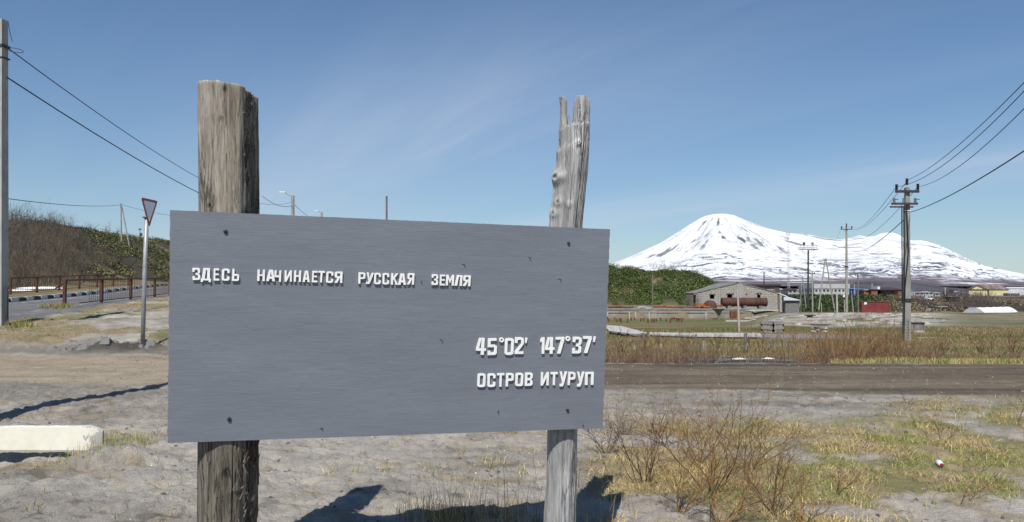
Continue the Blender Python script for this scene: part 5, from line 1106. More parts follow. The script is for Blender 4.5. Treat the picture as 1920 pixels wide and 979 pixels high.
# rubble of pale concrete pieces on the rise
mRub = M('pale_rubble', (.44, .42, .38), (.27, .26, .24), 1.5, .95, .4, .03)
for i in range(90):
    px = rr.uniform(1405, 1770); py = 588 + 24 * rr.random() ** 1.2 if px > 1470 else rr.uniform(588, 601); p = GP(px, py)
    if rr.random() < .5: stone('rubble_piece', (p.x, p.y, p.z), rr.uniform(.12, .38), mRub if rr.random() < .8 else mConcD, None, .5, 'pale lump of broken concrete lying on the grey rubble rise', 'rubble', 'rubble on the rise before the poles')
    else:
        m_ = MB(); m_.box((p.x, p.y, p.z + .04), (rr.uniform(.5, 1.7), rr.uniform(.3, .7), rr.uniform(.08, .22)), rr.uniform(-.4, .4), 0, (.9, .9)); solo('rubble_piece', m_, mRub, p, 'pale lump of broken concrete lying on the grey rubble rise', 'rubble', 'rubble on the rise before the poles')
for (px, py, lx, lb) in ((1410, 597.5, 2.4, 'narrow pale slab lying flat below the ruined shed'), (1425, 585.5, 6, 'long pale slab edge along the yard below the rusty tank'), (1395, 603, 5, 'pale slab lying in the grass beside the orange rusty box')):
    p = GP(px, py); m_ = MB(); m_.box(p + Vector((0, 0, .08)), (lx, .5, .18)); solo('concrete_slab', m_, mPale, p, lb, 'concrete slab')
p = GP(1519, 597); m_ = MB(); m_.box(p + Vector((0, 0, .35)), (.9, .8, .12), .2); m_.box(p + Vector((.5, 0, .1)), (.8, .5, .10), -.5); m_.box(p + Vector((0, .1, .1)), (.5, .5, .4)); solo('scrap_heap', m_, mSteel, p, 'dark twisted scrap lying on the rubble below the floodlight mast', 'scrap')
# ------------------------------------------------------------------ container, hangar, bank things, town
def container():
    Y = 186.0; z0 = W(0, 586, Y).z; z1 = W(0, 565.5, Y).z; x0, x1 = W(1616, 575, Y).x, W(1664.5, 575, Y).x; root = T('shipping_container', 'red corrugated shipping container lying on the field below the bank', 'container', (x0, Y, z0))
    mR = M('container_red', (.24, .045, .04), (.15, .03, .03), .8, .6, .2, .02); mE = M('container_end', (.20, .04, .035), (.13, .03, .03), .8, .6, .2, .02)
    yaw = -.12; dl = Vector((math.cos(yaw), math.sin(yaw), 0)); dn = Vector((-math.sin(yaw), math.cos(yaw), 0)); A_ = Vector((x0, Y, z0)); ln = (x1 - x0) / math.cos(yaw); h = z1 - z0
    n = 38; vs = []; 
    for i in range(n * 2 + 1):
        off = .07 if (i // 1) % 4 in (1, 2) else 0; p = A_ + dl * (ln * i / (2 * n)) + dn * off; vs += [p, p + Vector((0, 0, h))]
    m_ = MB(); m_.add(vs, [(2 * i, 2 * i + 2, 2 * i + 3, 2 * i + 1) for i in range(2 * n)]); o = mk('side_panel', m_.v, m_.f, mR, root.location); o.parent = root; o.location = (0, 0, 0)
    m_ = MB(); m_.box(A_ + dl * ln / 2 + dn * 1.3 + Vector((0, 0, h / 2)), (ln - .05, 2.3, h - .05), yaw); part('body', m_, mE, root)
    for k in (0, 1):
        m_ = MB(); m_.box(A_ + dl * (ln + .03) + dn * (.62 + 1.2 * k) + Vector((0, 0, h / 2)), (.08, 1.16, h * .94), yaw); d = part('door', m_, mE, root)
        r_ = MB(); r_.box(A_ + dl * (ln + .09) + dn * (.62 + 1.2 * k) + Vector((0, 0, h / 2)), (.05, .06, h * .9), yaw); part('lock_rod', r_, mR, d)
    for zc in (.08, h - .06): m_ = MB(); m_.box(A_ + dl * ln / 2 - dn * .02 + Vector((0, 0, zc)), (ln, .12, .16), yaw); part('rail', m_, mR, root)
    for f in (0, 1): m_ = MB(); m_.box(A_ + dl * ln * f - dn * .02 + Vector((0, 0, h / 2)), (.16, .14, h), yaw); part('corner_post', m_, mR, root)
    m_ = MB(); m_.prism([A_ + dl * .45 - dn * .04 + Vector((0, 0, h - .75)), A_ + dl * 1.15 - dn * .04 + Vector((0, 0, h - .7)), A_ + dl * 1.2 - dn * .04 + Vector((0, 0, h - .2)), A_ + dl * .6 - dn * .04 + Vector((0, 0, h - .15))], -dn * .02); part('white_patch', m_, mWhite, root)
container()
def hangar():
    Y = 188.0; z0 = W(0, 587.5, Y).z; zt = W(0, 577, Y).z; xl, xm, xr = W(1805, 580, Y).x, W(1846, 580, Y).x, W(1908, 580, Y + 9).x; root = T('arched_shelter', 'low white arched fabric shelter on the field below the bank', 'shelter', ((xl + xr) / 2, Y, z0)); h = zt - z0
    n = 22; w = (xm - xl); end0 = [Vector((xl + w * (i / n), Y + 2.2 * (i / n) * 0, z0 + h * math.sin(math.pi * i / n) ** .85)) for i in range(n + 1)]
    # arch axis runs to the right and away
    ax = Vector((xr - xm, 9.0, 0)); m_ = MB(); A_ = end0; B_ = [p + ax for p in end0]; m_.add(A_ + B_, [(i, i + 1, n + 2 + i, n + 1 + i) for i in range(n)]); mW_ = M('shelter_white', (.74, .75, .77), (.62, .63, .66), .6, .7, .1, .02); o = part('cover', m_, mW_, root, True)
    m_ = MB(); m_.add([p + ax * .002 for p in A_], [tuple(range(n + 1))]); part('end_wall', m_, M('shelter_grey', (.36, .38, .40), (.30, .31, .33), .6, .8, .1, .01), root)
    for f in (.0, .2, .4, .6, .8, 1.0): m_ = MB(); m_.tube([p + ax * f + Vector((0, 0, .02)) for p in end0], .05, 4); part('hoop', m_, mW_, root)
hangar()
mWin = M('dark_window', (.02, .022, .028), (.01, .012, .015), 3, .2, 0)
def house(px0, px1, yt, yb, Y, dep, label, wallm, roofm, ridge=0, wins=0, gable=None, name='house', over=.3, cat='building', band=None):
    """box with a pitched or flat roof; px/y are the wall's outline in the photograph, ridge = roof height in picture rows"""
    X = lambda p: W(p, 545, Y).x; Z = lambda p: W(0, p, Y).z; x0, x1, z0, z1 = X(px0), X(px1), Z(yb), Z(yt); c = Vector(((x0 + x1) / 2, Y, z0)); root = T(name, label, cat, c)
    m_ = MB(); m_.box((c.x, Y + dep / 2, (z0 - 2 + z1) / 2), (x1 - x0, dep, z1 - z0 + 2)); part('wall', m_, wallm, root)
    zr = Z(yt - ridge) - z1
    m_ = MB()
    if ridge and gable is None:
        ym = Y + dep / 2; hip = min(.25 * (x1 - x0), dep)
        vs = [(x0 - over, Y - over, z1), (x1 + over, Y - over, z1), (x1 + over, Y + dep + over, z1), (x0 - over, Y + dep + over, z1), (x0 + hip, ym, z1 + zr), (x1 - hip, ym, z1 + zr)]
        m_.add(vs, [(0, 1, 5, 4), (1, 2, 5), (2, 3, 4, 5), (3, 0, 4), (3, 2, 1, 0)])
    else: m_.box((c.x, Y + dep / 2, z1 + .15 + zr / 2), (x1 - x0 + 2 * over, dep + 2 * over, .3 + zr))
    part('roof', m_, roofm, root)
    if wins:
        ww = (x1 - x0) / wins; hh = (z1 - z0)
        for k in range(wins):
            m_ = MB(); m_.box((x0 + ww * (k + .5), Y - .03, z0 + hh * .55), (ww * .5, .1, hh * .42)); part('window', m_, mWin, root)
    return root
cw = M('house_white', (.40, .40, .395), (.28, .28, .275), .5, .8, .1, .02); rd = M('roof_dark_brown', (.05, .035, .035), (.03, .022, .022), .5, .8, .1, .02); rg = M('roof_grey', (.30, .30, .31), (.22, .22, .23), .5, .7, .1, .02)
house(1392, 1462, 537, 549, 235, 12, 'long dark-roofed building rising behind the ruined shed', M('wall_brown', (.11, .075, .07), (.07, .05, .045), .5, .9, .1, .02), rd, 2, 0, 1, 'long_building')
house(1423, 1434, 544, 549, 232, 2, 'small white annex under the long dark-roofed building', cw, cw, 0, 0, 1, 'annex', .05)
house(1438, 1452, 542, 549, 231, 2, 'small dark porch under the long dark-roofed building', cw, rd, 0, 3, 1, 'annex', .05)
house(1463, 1474, 544, 549, 300, 8, 'little white house left of the antenna foot', cw, cw, 3, 1, None, 'house')
house(1478, 1494, 544, 550, 290, 8, 'little house with a dark gabled roof by the antenna foot', cw, rd, 4, 2, None, 'house')
house(1494, 1510, 545, 550, 310, 8, 'low white house behind the small A-shaped pole', cw, rg, 2, 1, None, 'house')
house(1527, 1592, 541, 549.5, 262, 14, 'long pale building with a row of dark openings above the bank', M('wall_pale_grey', (.46, .46, .44), (.34, .34, .32), .4, .9, .1, .02), M('roof_pale', (.46, .47, .46), (.36, .37, .36), .4, .8, .1, .02), 7, 9, 1, 'barracks', .2)
house(1516, 1530, 542, 549, 280, 8, 'dark small house beside the long pale building', rd, rd, 3, 0, None, 'house')
house(1600, 1624, 542, 549, 290, 10, 'bright blue flat-roofed shed in the town', M('blue_paint', (.03, .14, .36), (.03, .10, .26), .4, .7, .1, .02), M('blue_roof', (.06, .19, .42), (.05, .15, .33), .4, .7, .1, .02), 2, 0, None, 'shed')
mOr = M('orange_brick', (.26, .10, .06), (.18, .075, .05), .5, .9, .1, .02)
house(1620, 1634, 544.5, 549, 270, 6, 'orange shed beside the blue shed', mOr, rg, 1, 1, 1, 'shed')
house(1634, 1651, 544, 549, 268, 6, 'second orange shed with a white tank on its roof', mOr, rd, 0, 0, 1, 'shed')
house(1645.5, 1650, 539, 543.5, 268, 3, 'small white cube tank on the roof of the orange shed', mWhite, mWhite, 0, 0, 1, 'roof_tank', .02, 'tank')
house(1660, 1693, 544, 550, 265, 12, 'wide bungalow with a dark hipped roof left of the tallest pole', M('wall_mauve', (.20, .14, .13), (.15, .11, .10), .5, .9, .1, .02), rd, 5.5, 4, None, 'bungalow', 1.2)
house(1684, 1694, 548, 551, 262, 3, 'little orange lean-to against the dark-roofed bungalow', mOr, mOr, 0, 0, 1, 'lean_to', .05)
house(1706, 1716, 545, 548, 330, 6, 'tiny blue-roofed house right of the tallest pole', cw, M('blue_roof2', (.10, .22, .36), (.08, .18, .3), .4, .7, .1, .02), 2, 0, None, 'house')
for i, (a_, b_, y) in enumerate(((1717, 1732, 549), (1734, 1750, 548.5), (1753, 1768, 550), (1793, 1803, 548), (1770, 1784, 551))):
    house(a_, b_, y, y + 4.5, 330 + i * 9, 7, ['low pale house nearest the tallest pole on its right', 'white low house with a light roof in the town row', 'low grey-roofed house left of the dark heap', 'pale cabin just left of the yellow building', 'dark low cabin under the thin white mast'][i], cw if i != 4 else rd, rg if i % 2 == 0 else cw, 2, 2, None, 'house')
simple_pole(1772, 539, 551, 330, .18, 'radio_mast', 'thin white mast above the low houses between pole and yellow building', 'mast', mWhite)
simple_pole(1712, 537, 551, 320, .15, 'utility_pole', 'tiny pole beside the blue-roofed house', 'pole', mPW)
simple_pole(1635, 531, 551, 275, .15, 'utility_pole', 'thin pole rising behind the orange sheds', 'pole', mPale)
simple_pole(1602, 533, 551, 280, .15, 'utility_pole', 'thin pole rising behind the blue shed', 'pole', mPale)
# dark machinery heap
def heap():
    p = W(1780, 550, 340); root = T('machinery_heap', 'dark heap of old machinery on the skyline left of the yellow building', 'scrap', p)
    for k in range(8): m_ = MB(); m_.box(p + Vector((rr.uniform(-2.5, 2.5), rr.uniform(0, 2), rr.uniform(-.2, 1.2))), (rr.uniform(.6, 1.8), 1, rr.uniform(.4, 1.3)), rr.uniform(-.5, .5)); part('machine_part', m_, mSteel, root)
heap()
def yellow():
    Y = 430.; Y2 = 455.; X = lambda p, y=Y: W(p, 545, y).x; Z = lambda p, y=Y: W(0, p, y).z; root = T('yellow_warehouse', 'large pale yellow warehouse with a brown gabled roof above the bank', 'building', (X(1852), Y, Z(553)))
    mY = M('pale_yellow_cladding', (.80, .72, .38), (.70, .62, .32), .3, .8, .1, .02, (6, 6, .3)); z0 = Z(557); c0 = Vector((X(1852.5), Y, z0)); lft = Vector((X(1816.5, Y + 5), Y + 5, z0)); rgt = Vector((X(1890.5, Y + 12), Y + 12, z0)); up = Vector((0, 0, 1)); hw = Z(543.3) - z0; mid = (c0 + lft) / 2; hr = W(0, 534.5, mid.y).z - z0; bk = rgt - c0
    m_ = MB(); m_.prism([lft, c0, c0 + up * hw, mid + up * hr, lft + up * hw], bk); part('wall', m_, mY, root)
    mBr = M('brown_roof', (.20, .14, .125), (.13, .09, .085), .25, .8, .1, .02, (1, 1, 1), c3=(.30, .27, .26)); nv = (c0 - lft).normalized()
    for a_ in (c0, lft): e = (a_ - mid) * 1.06 + mid; m_ = MB(); m_.prism([mid + up * (hr + .05) - bk * .03, e + up * (hw - .1) - bk * .03, e + up * (hw + .35) - bk * .03, mid + up * (hr + .55) - bk * .03], bk * 1.06); part('roof', m_, mBr, root)
    g_ = (c0 - lft); m_ = MB(); p = lft + g_ * .5; m_.prism([lft + g_ * .25 - bk * .004, lft + g_ * .72 - bk * .004, lft + g_ * .72 - bk * .004 + up * hw * .62, lft + g_ * .25 - bk * .004 + up * hw * .62], -bk * .01); part('gate', m_, M('gate_greyish', (.40, .36, .26), (.3, .28, .22), .4, .8, .1, .02), root)
    m_ = MB(); m_.box(c0 + up * hw / 2, (.5, .5, hw)); part('corner_trim', m_, rd, root)
    m_ = MB(); m_.prism([lft + up * (hw - .1) - bk * .01, c0 + up * (hw - .1) - bk * .01, c0 + up * (hw + .25) - bk * .01, lft + up * (hw + .25) - bk * .01], -bk * .01); part('eaves_band', m_, rd, root)
yellow()
house(1890, 1960, 541, 557, 480, 20, 'large white warehouse behind the yellow one at the picture edge', M('white_cladding', (.60, .61, .62), (.5, .51, .52), .3, .8, .1, .02, (4, 4, .3)), M('white_roof', (.55, .56, .58), (.45, .46, .48), .3, .8, .1, .02), 3, 0, None, 'white_warehouse')
house(1890, 1912, 551, 556, 400, 4, 'old grey plank yard boxes before the white warehouse', mGreyWood, mGreyWood, 0, 5, 1, 'yard_boxes', .05, 'crates')
house(1796, 1815, 548.5, 553.5, 400, 5, 'grey metal yard fence and hut left of the yellow warehouse', rg, rg, 0, 3, 1, 'yard_hut', .05)
def bank_things():
    p = GP(1757, 582.5); Y = p.y; X = lambda a_: W(a_, 545, Y).x; root = T('small_bunker', 'tiny pale concrete bunker with a dark opening at the foot of the bank', 'bunker', p); w = X(1773) - X(1758)
    h = W(0, 575.5, Y).z - p.z; m_ = MB(); m_.box((X(1765.5), Y + 1.2, p.z + h / 2), (w, 2.4, h)); part('wall', m_, mPale, root); m_ = MB(); m_.box((X(1766), Y + 1.1, p.z + h + .08), (w * 1.25, 3, .18)); part('roof', m_, mConc, root); m_ = MB(); m_.box((X(1766), Y - .02, p.z + h * .3), (w * .3, .1, h * .5)); part('opening', m_, mDark, root)
    p = GP(1787, 566); Y = p.y; X = lambda a_: W(a_, 545, Y).x; Z = lambda a_: W(0, a_, Y).z; root = T('dark_dugout', 'dark open dugout shelter cut into the top of the bank', 'dugout', p); m_ = MB(); m_.prism([(X(1774), Y - 1, Z(556.5)), (X(1798), Y - 1, Z(556.5)), (X(1798), Y - 1, Z(555.5)), (X(1774), Y - 1, Z(555.5))], (0, 4, 0)); part('roof', m_, mConcD, root)
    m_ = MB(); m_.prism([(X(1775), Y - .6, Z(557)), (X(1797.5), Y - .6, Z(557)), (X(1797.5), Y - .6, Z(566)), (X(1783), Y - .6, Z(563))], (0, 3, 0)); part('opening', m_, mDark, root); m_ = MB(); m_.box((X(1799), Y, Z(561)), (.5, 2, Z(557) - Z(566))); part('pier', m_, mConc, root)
    p = GP(1742, 564.5); Y = p.y; k = Y / F; root = T('parked_car', 'small white car parked on the slope of the bank', 'car', p); mCar = M('car_white', (.75, .76, .78), (.68, .69, .7), 1, .3, 0); f = 13.5 * k / 4.0
    body = [(-2 * f, .35), (2 * f, .35), (2 * f, .75), (1.2 * f, .9), (-1.9 * f, .95), (-2 * f, .8)]; m_ = MB(); m_.prism([(p.x + a_, p.y - .8, p.z + z) for a_, z in body], (0, 1.6, 0)); part('body', m_, mCar, root)
    cab = [(-1.6 * f, .94), (.8 * f, .9), (.2 * f, 1.38), (-1.3 * f, 1.42)]; m_ = MB(); m_.prism([(p.x + a_, p.y - .7, p.z + z) for a_, z in cab], (0, 1.4, 0)); part('cabin', m_, mCar, root)
    m_ = MB(); m_.prism([(p.x + a_ * .9, p.y - .72, p.z + .98 + (z - .94) * .75) for a_, z in cab], (0, .01, 0)); part('side_window', m_, mWin, root)
    for dx in (-1.3 * f, 1.3 * f): m_ = MB(); c = Vector((p.x + dx, p.y - .82, p.z + .34)); m_.tube([c, c + Vector((0, .2, 0))], .34, 14); part('wheel', m_, mDark, root)
    p = GP(1741, 583); m_ = MB(); m_.box(p + Vector((0, 0, .3)), (.8, .6, .6), .3); solo('white_box', m_, mWhite, p, 'little white box thrown at the foot of the bank beside the tiny bunker', 'box')
bank_things()
# ------------------------------------------------------------------ vegetation
def segs_mesh(P0, P1, R0, R1, n=3):
    P0, P1 = np.asarray(P0), np.asarray(P1); R0, R1 = np.asarray(R0), np.asarray(R1); d = P1 - P0; d /= np.maximum(np.linalg.norm(d, axis=1, keepdims=True), 1e-9)
    ref = np.where(np.abs(d[:, 2:3]) < .9, np.array([[0, 0, 1.]]), np.array([[1., 0, 0]])); a = np.cross(d, ref); a /= np.linalg.norm(a, axis=1, keepdims=True); b = np.cross(d, a)
    N = len(P0); V = np.zeros((N, 2 * n, 3))
    for j in range(n):
        t = 2 * math.pi * j / n; o = a * math.cos(t) + b * math.sin(t); V[:, j] = P0 + o * R0[:, None]; V[:, n + j] = P1 + o * R1[:, None]
    base = (np.arange(N) * 2 * n)[:, None]; F_ = np.concatenate([base + np.array([j, (j + 1) % n, n + (j + 1) % n, n + j]) for j in range(n)]); return V.reshape(-1, 3), F_
def grow(rr, base, h, nmain, spread, r0, depth=3, wob=.18, upb=.25, br=(2, 4), steps=5):
    S = []
    def branch(p, d, l, r, k):
        n = steps if k else steps + 1; sl = l / n; q = Vector(p); dd = Vector(d)
        for i in range(n):
            dd = (dd + Vector((rr.gauss(0, wob), rr.gauss(0, wob), rr.gauss(0, wob) + upb * .25))).normalized(); q2 = q + dd * sl; ra, rb = r * (1 - i / n * .7), r * (1 - (i + 1) / n * .7); S.append((tuple(q), tuple(q2), ra, max(rb, .0008), k))
            if k < depth and i >= 1 and rr.random() < (.75 if k == 0 else .6):
                for _ in range(rr.randint(*br) - 1):
                    nd = (dd + Vector((rr.gauss(0, .55), rr.gauss(0, .55), rr.gauss(.1, .35)))).normalized(); branch(q2, nd, l * rr.uniform(.35, .6), ra * .62, k + 1)
            q = q2
    for _ in range(nmain):
        a_ = rr.uniform(0, 6.28); s = rr.uniform(.15, spread * 1.35); branch(Vector(base) + Vector((rr.gauss(0, .03) * h, rr.gauss(0, .03) * h, -.03)), Vector((math.cos(a_) * s, math.sin(a_) * s, 1)).normalized(), h * rr.uniform(.6, 1.05), r0 * rr.uniform(.7, 1.1), 0)
    return S
def shrub(name, segs, loc, label, cat, group, cols, rs):
    P0 = np.array([s[0] for s in segs]); P1 = np.array([s[1] for s in segs]); R0 = np.array([s[2] for s in segs]); R1 = np.array([s[3] for s in segs]); k = np.array([s[4] for s in segs])
    V, F_ = segs_mesh(P0, P1, R0, R1, 4 if len(segs) < 900 else 3); n = len(V) // len(segs); t = np.clip(k / 3 + rs.normal(0, .15, len(k)), 0, 1)[:, None]; C = np.array(cols[0]) * (1 - t) + np.array(cols[1]) * t; C = C * rs.uniform(.7, 1.3, (len(k), 1))
    o = mk(name, V, F_, mBlade, loc, False, col=np.repeat(C, n, 0)); o['label'] = label; o['category'] = cat
    if group: o['group'] = group
    return o
rs = np.random.default_rng(5)
red = ((.10, .06, .038), (.19, .085, .045)); yel = ((.27, .165, .06), (.22, .12, .055)); grey = ((.10, .085, .075), (.08, .06, .05))
SH = [ # px, py(base), height m, mains, spread, colours, label
 (1135, 850, .50, 4, .8, grey, 'thin grey-brown shrub close to the forked post below the board corner'),
 (1205, 905, .85, 5, .75, red, 'tall dark red-brown bare shrub standing leftmost in the big thicket'),
 (1270, 960, .95, 6, .9, yel, 'ochre-stemmed bare shrub low in the front of the thicket'),
 (1335, 925, 1.05, 6, .8, red, 'biggest many-branched red bare shrub in the middle of the thicket'),
 (1345, 985, .90, 6, .9, yel, 'yellowish bare shrub at the very bottom edge of the picture'),
 (1405, 880, .75, 4, .6, red, 'slender long-armed bare shrub leaning over the sand right of the thicket'),
 (1450, 965, .70, 5, .9, red, 'spreading bare shrub with fine ends at the right flank of the thicket'),
 (1500, 985, .62, 4, .6, yel, 'small upright bare shrub at the bottom edge right of the thicket'),
 (1605, 860, .50, 1, .3, grey, 'single forked grey sapling on the sand above the grass'),
 (1770, 830, .45, 2, .7, red, 'little crooked bare shrub where sand meets grass near the bottle'),
 (1795, 945, .55, 2, .8, red, 'small crooked bare shrub in the grass below the bottle'),
 (1905, 792, .85, 1, .3, grey, 'lone tall thin sapling by the dirt road at the picture edge'),
 (1165, 815, .40, 3, .9, grey, 'low tangled bare shrub on the sand at the board corner'),
 (1245, 835, .50, 3, .8, red, 'short bare shrub behind the thicket on the sand'),
 (1310, 870, .65, 4, .8, red, 'mid-sized bare shrub right behind the biggest one'),
 (1565, 930, .35, 2, .6, red, 'tiny two-stemmed bare shrub in the green grass'),
 (1700, 760, .25, 2, .8, grey, 'very small dry shrub at the verge of the dirt road')]
for i, (px, py, h, nm, sp_, cl, lb) in enumerate(SH):
    rr = random.Random(100 + i); p = GP(px, min(py, 1010)); sg = grow(rr, p, h * .80, nm + (3 if nm > 2 else 0), sp_, .0036 + .0022 * h, 2, .2, .2, (2, 3), 6); shrub('bare_shrub', sg, p, lb, 'shrub', None, cl, rs)
# grass blades -----------------------------------------------------------
def blades(X, Y, hgt, wid, lean, cols, name, label, fallen=None, z=None):
    N = len(X); Z = (H(X, Y) if z is None else z) - .005; a = rs.uniform(0, 6.283, N); la = rs.uniform(0, 6.283, N); ln = np.abs(rs.normal(0, lean, N)) if lean > 0 else np.clip(rs.normal(1.12, .33, N), .1, 1.5); dx, dy = np.cos(la), np.sin(la)
    wx, wy = np.cos(a) * wid, np.sin(a) * wid; V = np.zeros((N, 5, 3)); up = np.cos(np.clip(ln, 0, 1.45)); sd = np.sin(np.clip(ln, 0, 1.45))
    V[:, 0] = np.stack([X - wx, Y - wy, Z], 1); V[:, 1] = np.stack([X + wx, Y + wy, Z], 1)
    mx, my, mz = X + dx * sd * hgt * .4, Y + dy * sd * hgt * .4, Z + up * hgt * .6
    V[:, 2] = np.stack([mx + wx * .7, my + wy * .7, mz], 1); V[:, 3] = np.stack([mx - wx * .7, my - wy * .7, mz], 1); V[:, 4] = np.stack([X + dx * sd * hgt, Y + dy * sd * hgt, Z + up * hgt * .95], 1)
    b_ = (np.arange(N) * 5)[:, None]; F_ = np.concatenate([b_ + np.array([0, 1, 2]), b_ + np.array([0, 2, 3]), b_ + np.array([3, 2, 4])])
    o = mk(name, V.reshape(-1, 3), F_, mBlade, (0, 0, 0), False, col=np.repeat(cols, 5, 0)); o['kind'] = 'stuff'; o['label'] = label; o['category'] = 'grass'; return o
def cmix(N, pal, w):
    pal = np.array(pal); k = rs.choice(len(pal), N, p=np.array(w) / sum(w)); return pal[k] * rs.uniform(.7, 1.25, (N, 1))
tan, straw, grn, brn = (.46, .34, .14), (.64, .52, .25), (.18, .25, .045), (.20, .14, .06)
# right foreground grass
N = 560000; X = rs.uniform(.4, 9.5, N); Y = 4.2 + 7.2 * rs.random(N) ** 1.2; a_ = X / Y
dens = sm(.07, .15, a_) * sm(10.2, 7.6, Y + 1.6 * (fbm(X * .8, Y * .8, 64, 3) - .5) - 2.4 * sm(.42, .6, a_)) * sm(.34, .56, fbm(X * .9, Y * 1.1, 65, 4)) * sm(.30, .55, fbm(X * 3.1, Y * 3.4, 164, 3))
k = rs.random(N) < dens * .62; X, Y = X[k], Y[k]; N = len(X); g_ = sm(.47, .58, fbm(X * 1.7, Y * 1.7, 66, 4)) * sm(.16, .30, X / Y)
C = cmix(N, [tan, straw, brn], [5, 3, 2]); G_ = cmix(N, [grn, (.22, .27, .06), (.30, .29, .10)], [4, 3, 3]); gm = (rs.random(N) < g_ * .75)[:, None]; C = np.where(gm, G_, C)
blades(X, Y, rs.uniform(.025, .11, N), rs.uniform(.0012, .0026, N), -1, C, 'grass', 'matted dry and green grass over the sand at the lower right')
# scattered tufts over the sand, both sides and under the board
def tufts(spots, name, label, nb=45, h=(.04, .15), sp_=.07, lean=.55, pal=((tan, 4), (straw, 3), (grn, 2), (brn, 2)), w=(.0014, .003)):
    X = []; Y = []; 
    for (x, y, s) in spots: n = int(nb * s); X.append(rs.normal(x, sp_ * s, n)); Y.append(rs.normal(y, sp_ * s * .8, n))
    X = np.concatenate(X); Y = np.concatenate(Y); N = len(X); return blades(X, Y, rs.uniform(*h, N), rs.uniform(*w, N), lean, cmix(N, [p[0] for p in pal], [p[1] for p in pal]), name, label)
sp = [(rs.uniform(-7, 6), rs.uniform(5, 11.5), rs.uniform(.3, .8)) for _ in range(260)]
tufts(sp, 'sparse_grass', 'sparse dry tufts scattered over the pale sand', 26, (.02, .08), .06, 1.0)
sp = [(GP(px, py).x, GP(px, py).y, s) for px, py, s in ((150, 850, 1.2), (180, 842, 1.6), (205, 832, 2), (225, 828, 1.8), (245, 825, 1.6), (120, 855, .8), (190, 822, 1), (265, 838, .8))]
tufts(sp, 'grass_tuft', 'green and straw grass growing at the end of the white slab', 90, (.05, .17), .13, .8, ((tan, 4), (brn, 2), (grn, 4)), (.0012, .0025))
sp = []
for px, py, s in ((905, 868, .5), (925, 872, .7), (810, 880, .3), (820, 888, .3), (725, 885, .4), (670, 885, .3), (1000, 850, .4), (980, 890, .4), (620, 890, .3), (870, 850, .4), (960, 812, .5), (1035, 812, .4)): q = GP(px, py); sp.append((q.x, q.y, s))
tufts(sp, 'sparse_grass', 'little green and dry sprouts on the sand under the board', 60, (.03, .13), .09, .6, ((tan, 3), (straw, 2), (grn, 3)))
# dry clump with tall stalks below the middle of the board
q0 = GP(845, 978); sp = [(q0.x + rs.normal(0, .20), q0.y + rs.normal(.0, .12), rs.uniform(.7, 1.3)) for _ in range(12)]; q1 = GP(960, 985); sp += [(q1.x + rs.normal(0, .25), q1.y + rs.normal(0, .1), rs.uniform(.4, 1)) for _ in range(8)]
tufts(sp, 'dry_grass_clump', 'dark dry grass clump in the shadow below the board', 60, (.05, .20), .11, .7, ((brn, 5), (tan, 3), (straw, 1)), (.001, .0022))  # brown-heavy blades put part of the board's shadow into their colour
P0, P1, R0, R1 = [], [], [], []
for i in range(90):
    cx, cy = (q0.x, q0.y) if rs.random() < .55 else (q1.x + rs.uniform(-.2, .7), q1.y)
    x = cx + rs.normal(0, .2); y = cy + rs.normal(0, .12); z = hz(x, y); h = rs.uniform(.15, .62); la = rs.uniform(0, 6.28); ln = abs(rs.normal(0, .35)); p = np.array([x, y, z]); 
    for j in range(3):
        q = p + np.array([math.cos(la) * ln * h / 3 * (j + .4), math.sin(la) * ln * h / 3 * (j + .4), h / 3]); P0.append(p); P1.append(q); R0.append(.0016 * (1 - j * .25)); R1.append(.0016 * (.75 - j * .25)); p = q
V, F_ = segs_mesh(P0, P1, R0, R1); o = mk('dry_stalks', V, F_, mBlade, (0, 0, 0), col=np.repeat(cmix(len(P0), [tan, brn, straw], [4, 3, 2]), 6, 0)); o['kind'] = 'stuff'; o['label'] = 'thin tall dry stalks rising before the board shadow'; o['category'] = 'grass'
# loose litter twigs on the sand
N = 900; X = rs.uniform(-7, 8, N); Y = rs.uniform(4.6, 12, N); Z = H(X, Y) + .004; a_ = rs.uniform(0, 6.28, N); l = rs.uniform(.02, .12, N); P0 = np.stack([X, Y, Z], 1); P1 = P0 + np.stack([np.cos(a_) * l, np.sin(a_) * l, rs.uniform(0, .03, N)], 1)
V, F_ = segs_mesh(P0, P1, np.full(N, .0022), np.full(N, .001)); o = mk('litter', V, F_, mBlade, (0, 0, 0), col=np.repeat(cmix(N, [brn, tan, (.06, .05, .04)], [4, 2, 4]), 6, 0)); o['kind'] = 'stuff'; o['label'] = 'loose dry twigs lying on the sand'; o['category'] = 'litter'
# pebbles, shells and clods
def pebbles(N, name, label, s0, s1, pal, ymax=14, seed=1):
    X = rs.uniform(-9, 9, N); Y = rs.uniform(4.4, ymax, N); Z = H(X, Y); s = s0 + (s1 - s0) * rs.random(N) ** 3; dirs = np.array([[1, 0, 0], [0, 1, 0], [-1, 0, 0], [0, -1, 0], [0, 0, .75], [0, 0, -.5]]); V = np.stack([X, Y, Z], 1)[:, None, :] + dirs[None] * s[:, None, None] * rs.uniform(.6, 1.3, (N, 6, 1))
    f = np.array([[0, 1, 4], [1, 2, 4], [2, 3, 4], [3, 0, 4]]); F_ = ((np.arange(N) * 6)[:, None, None] + f[None]).reshape(-1, 3); o = mk(name, V.reshape(-1, 3), F_, mBlade, (0, 0, 0), col=np.repeat(pal, 6, 0)); o['kind'] = 'stuff'; o['label'] = label; o['category'] = 'pebbles'
pebbles(1300, 'shell_fragments', 'white shell bits and chips scattered over the sand', .003, .012, cmix(1300, [(.75, .73, .68), (.6, .58, .52)], [1, 1]))
pebbles(12000, 'pebbles', 'small grey pebbles and clods scattered over sand and dirt road', .003, .026, cmix(12000, [(.22, .20, .17), (.11, .095, .08), (.28, .255, .22)], [3, 4, 1]), 20)
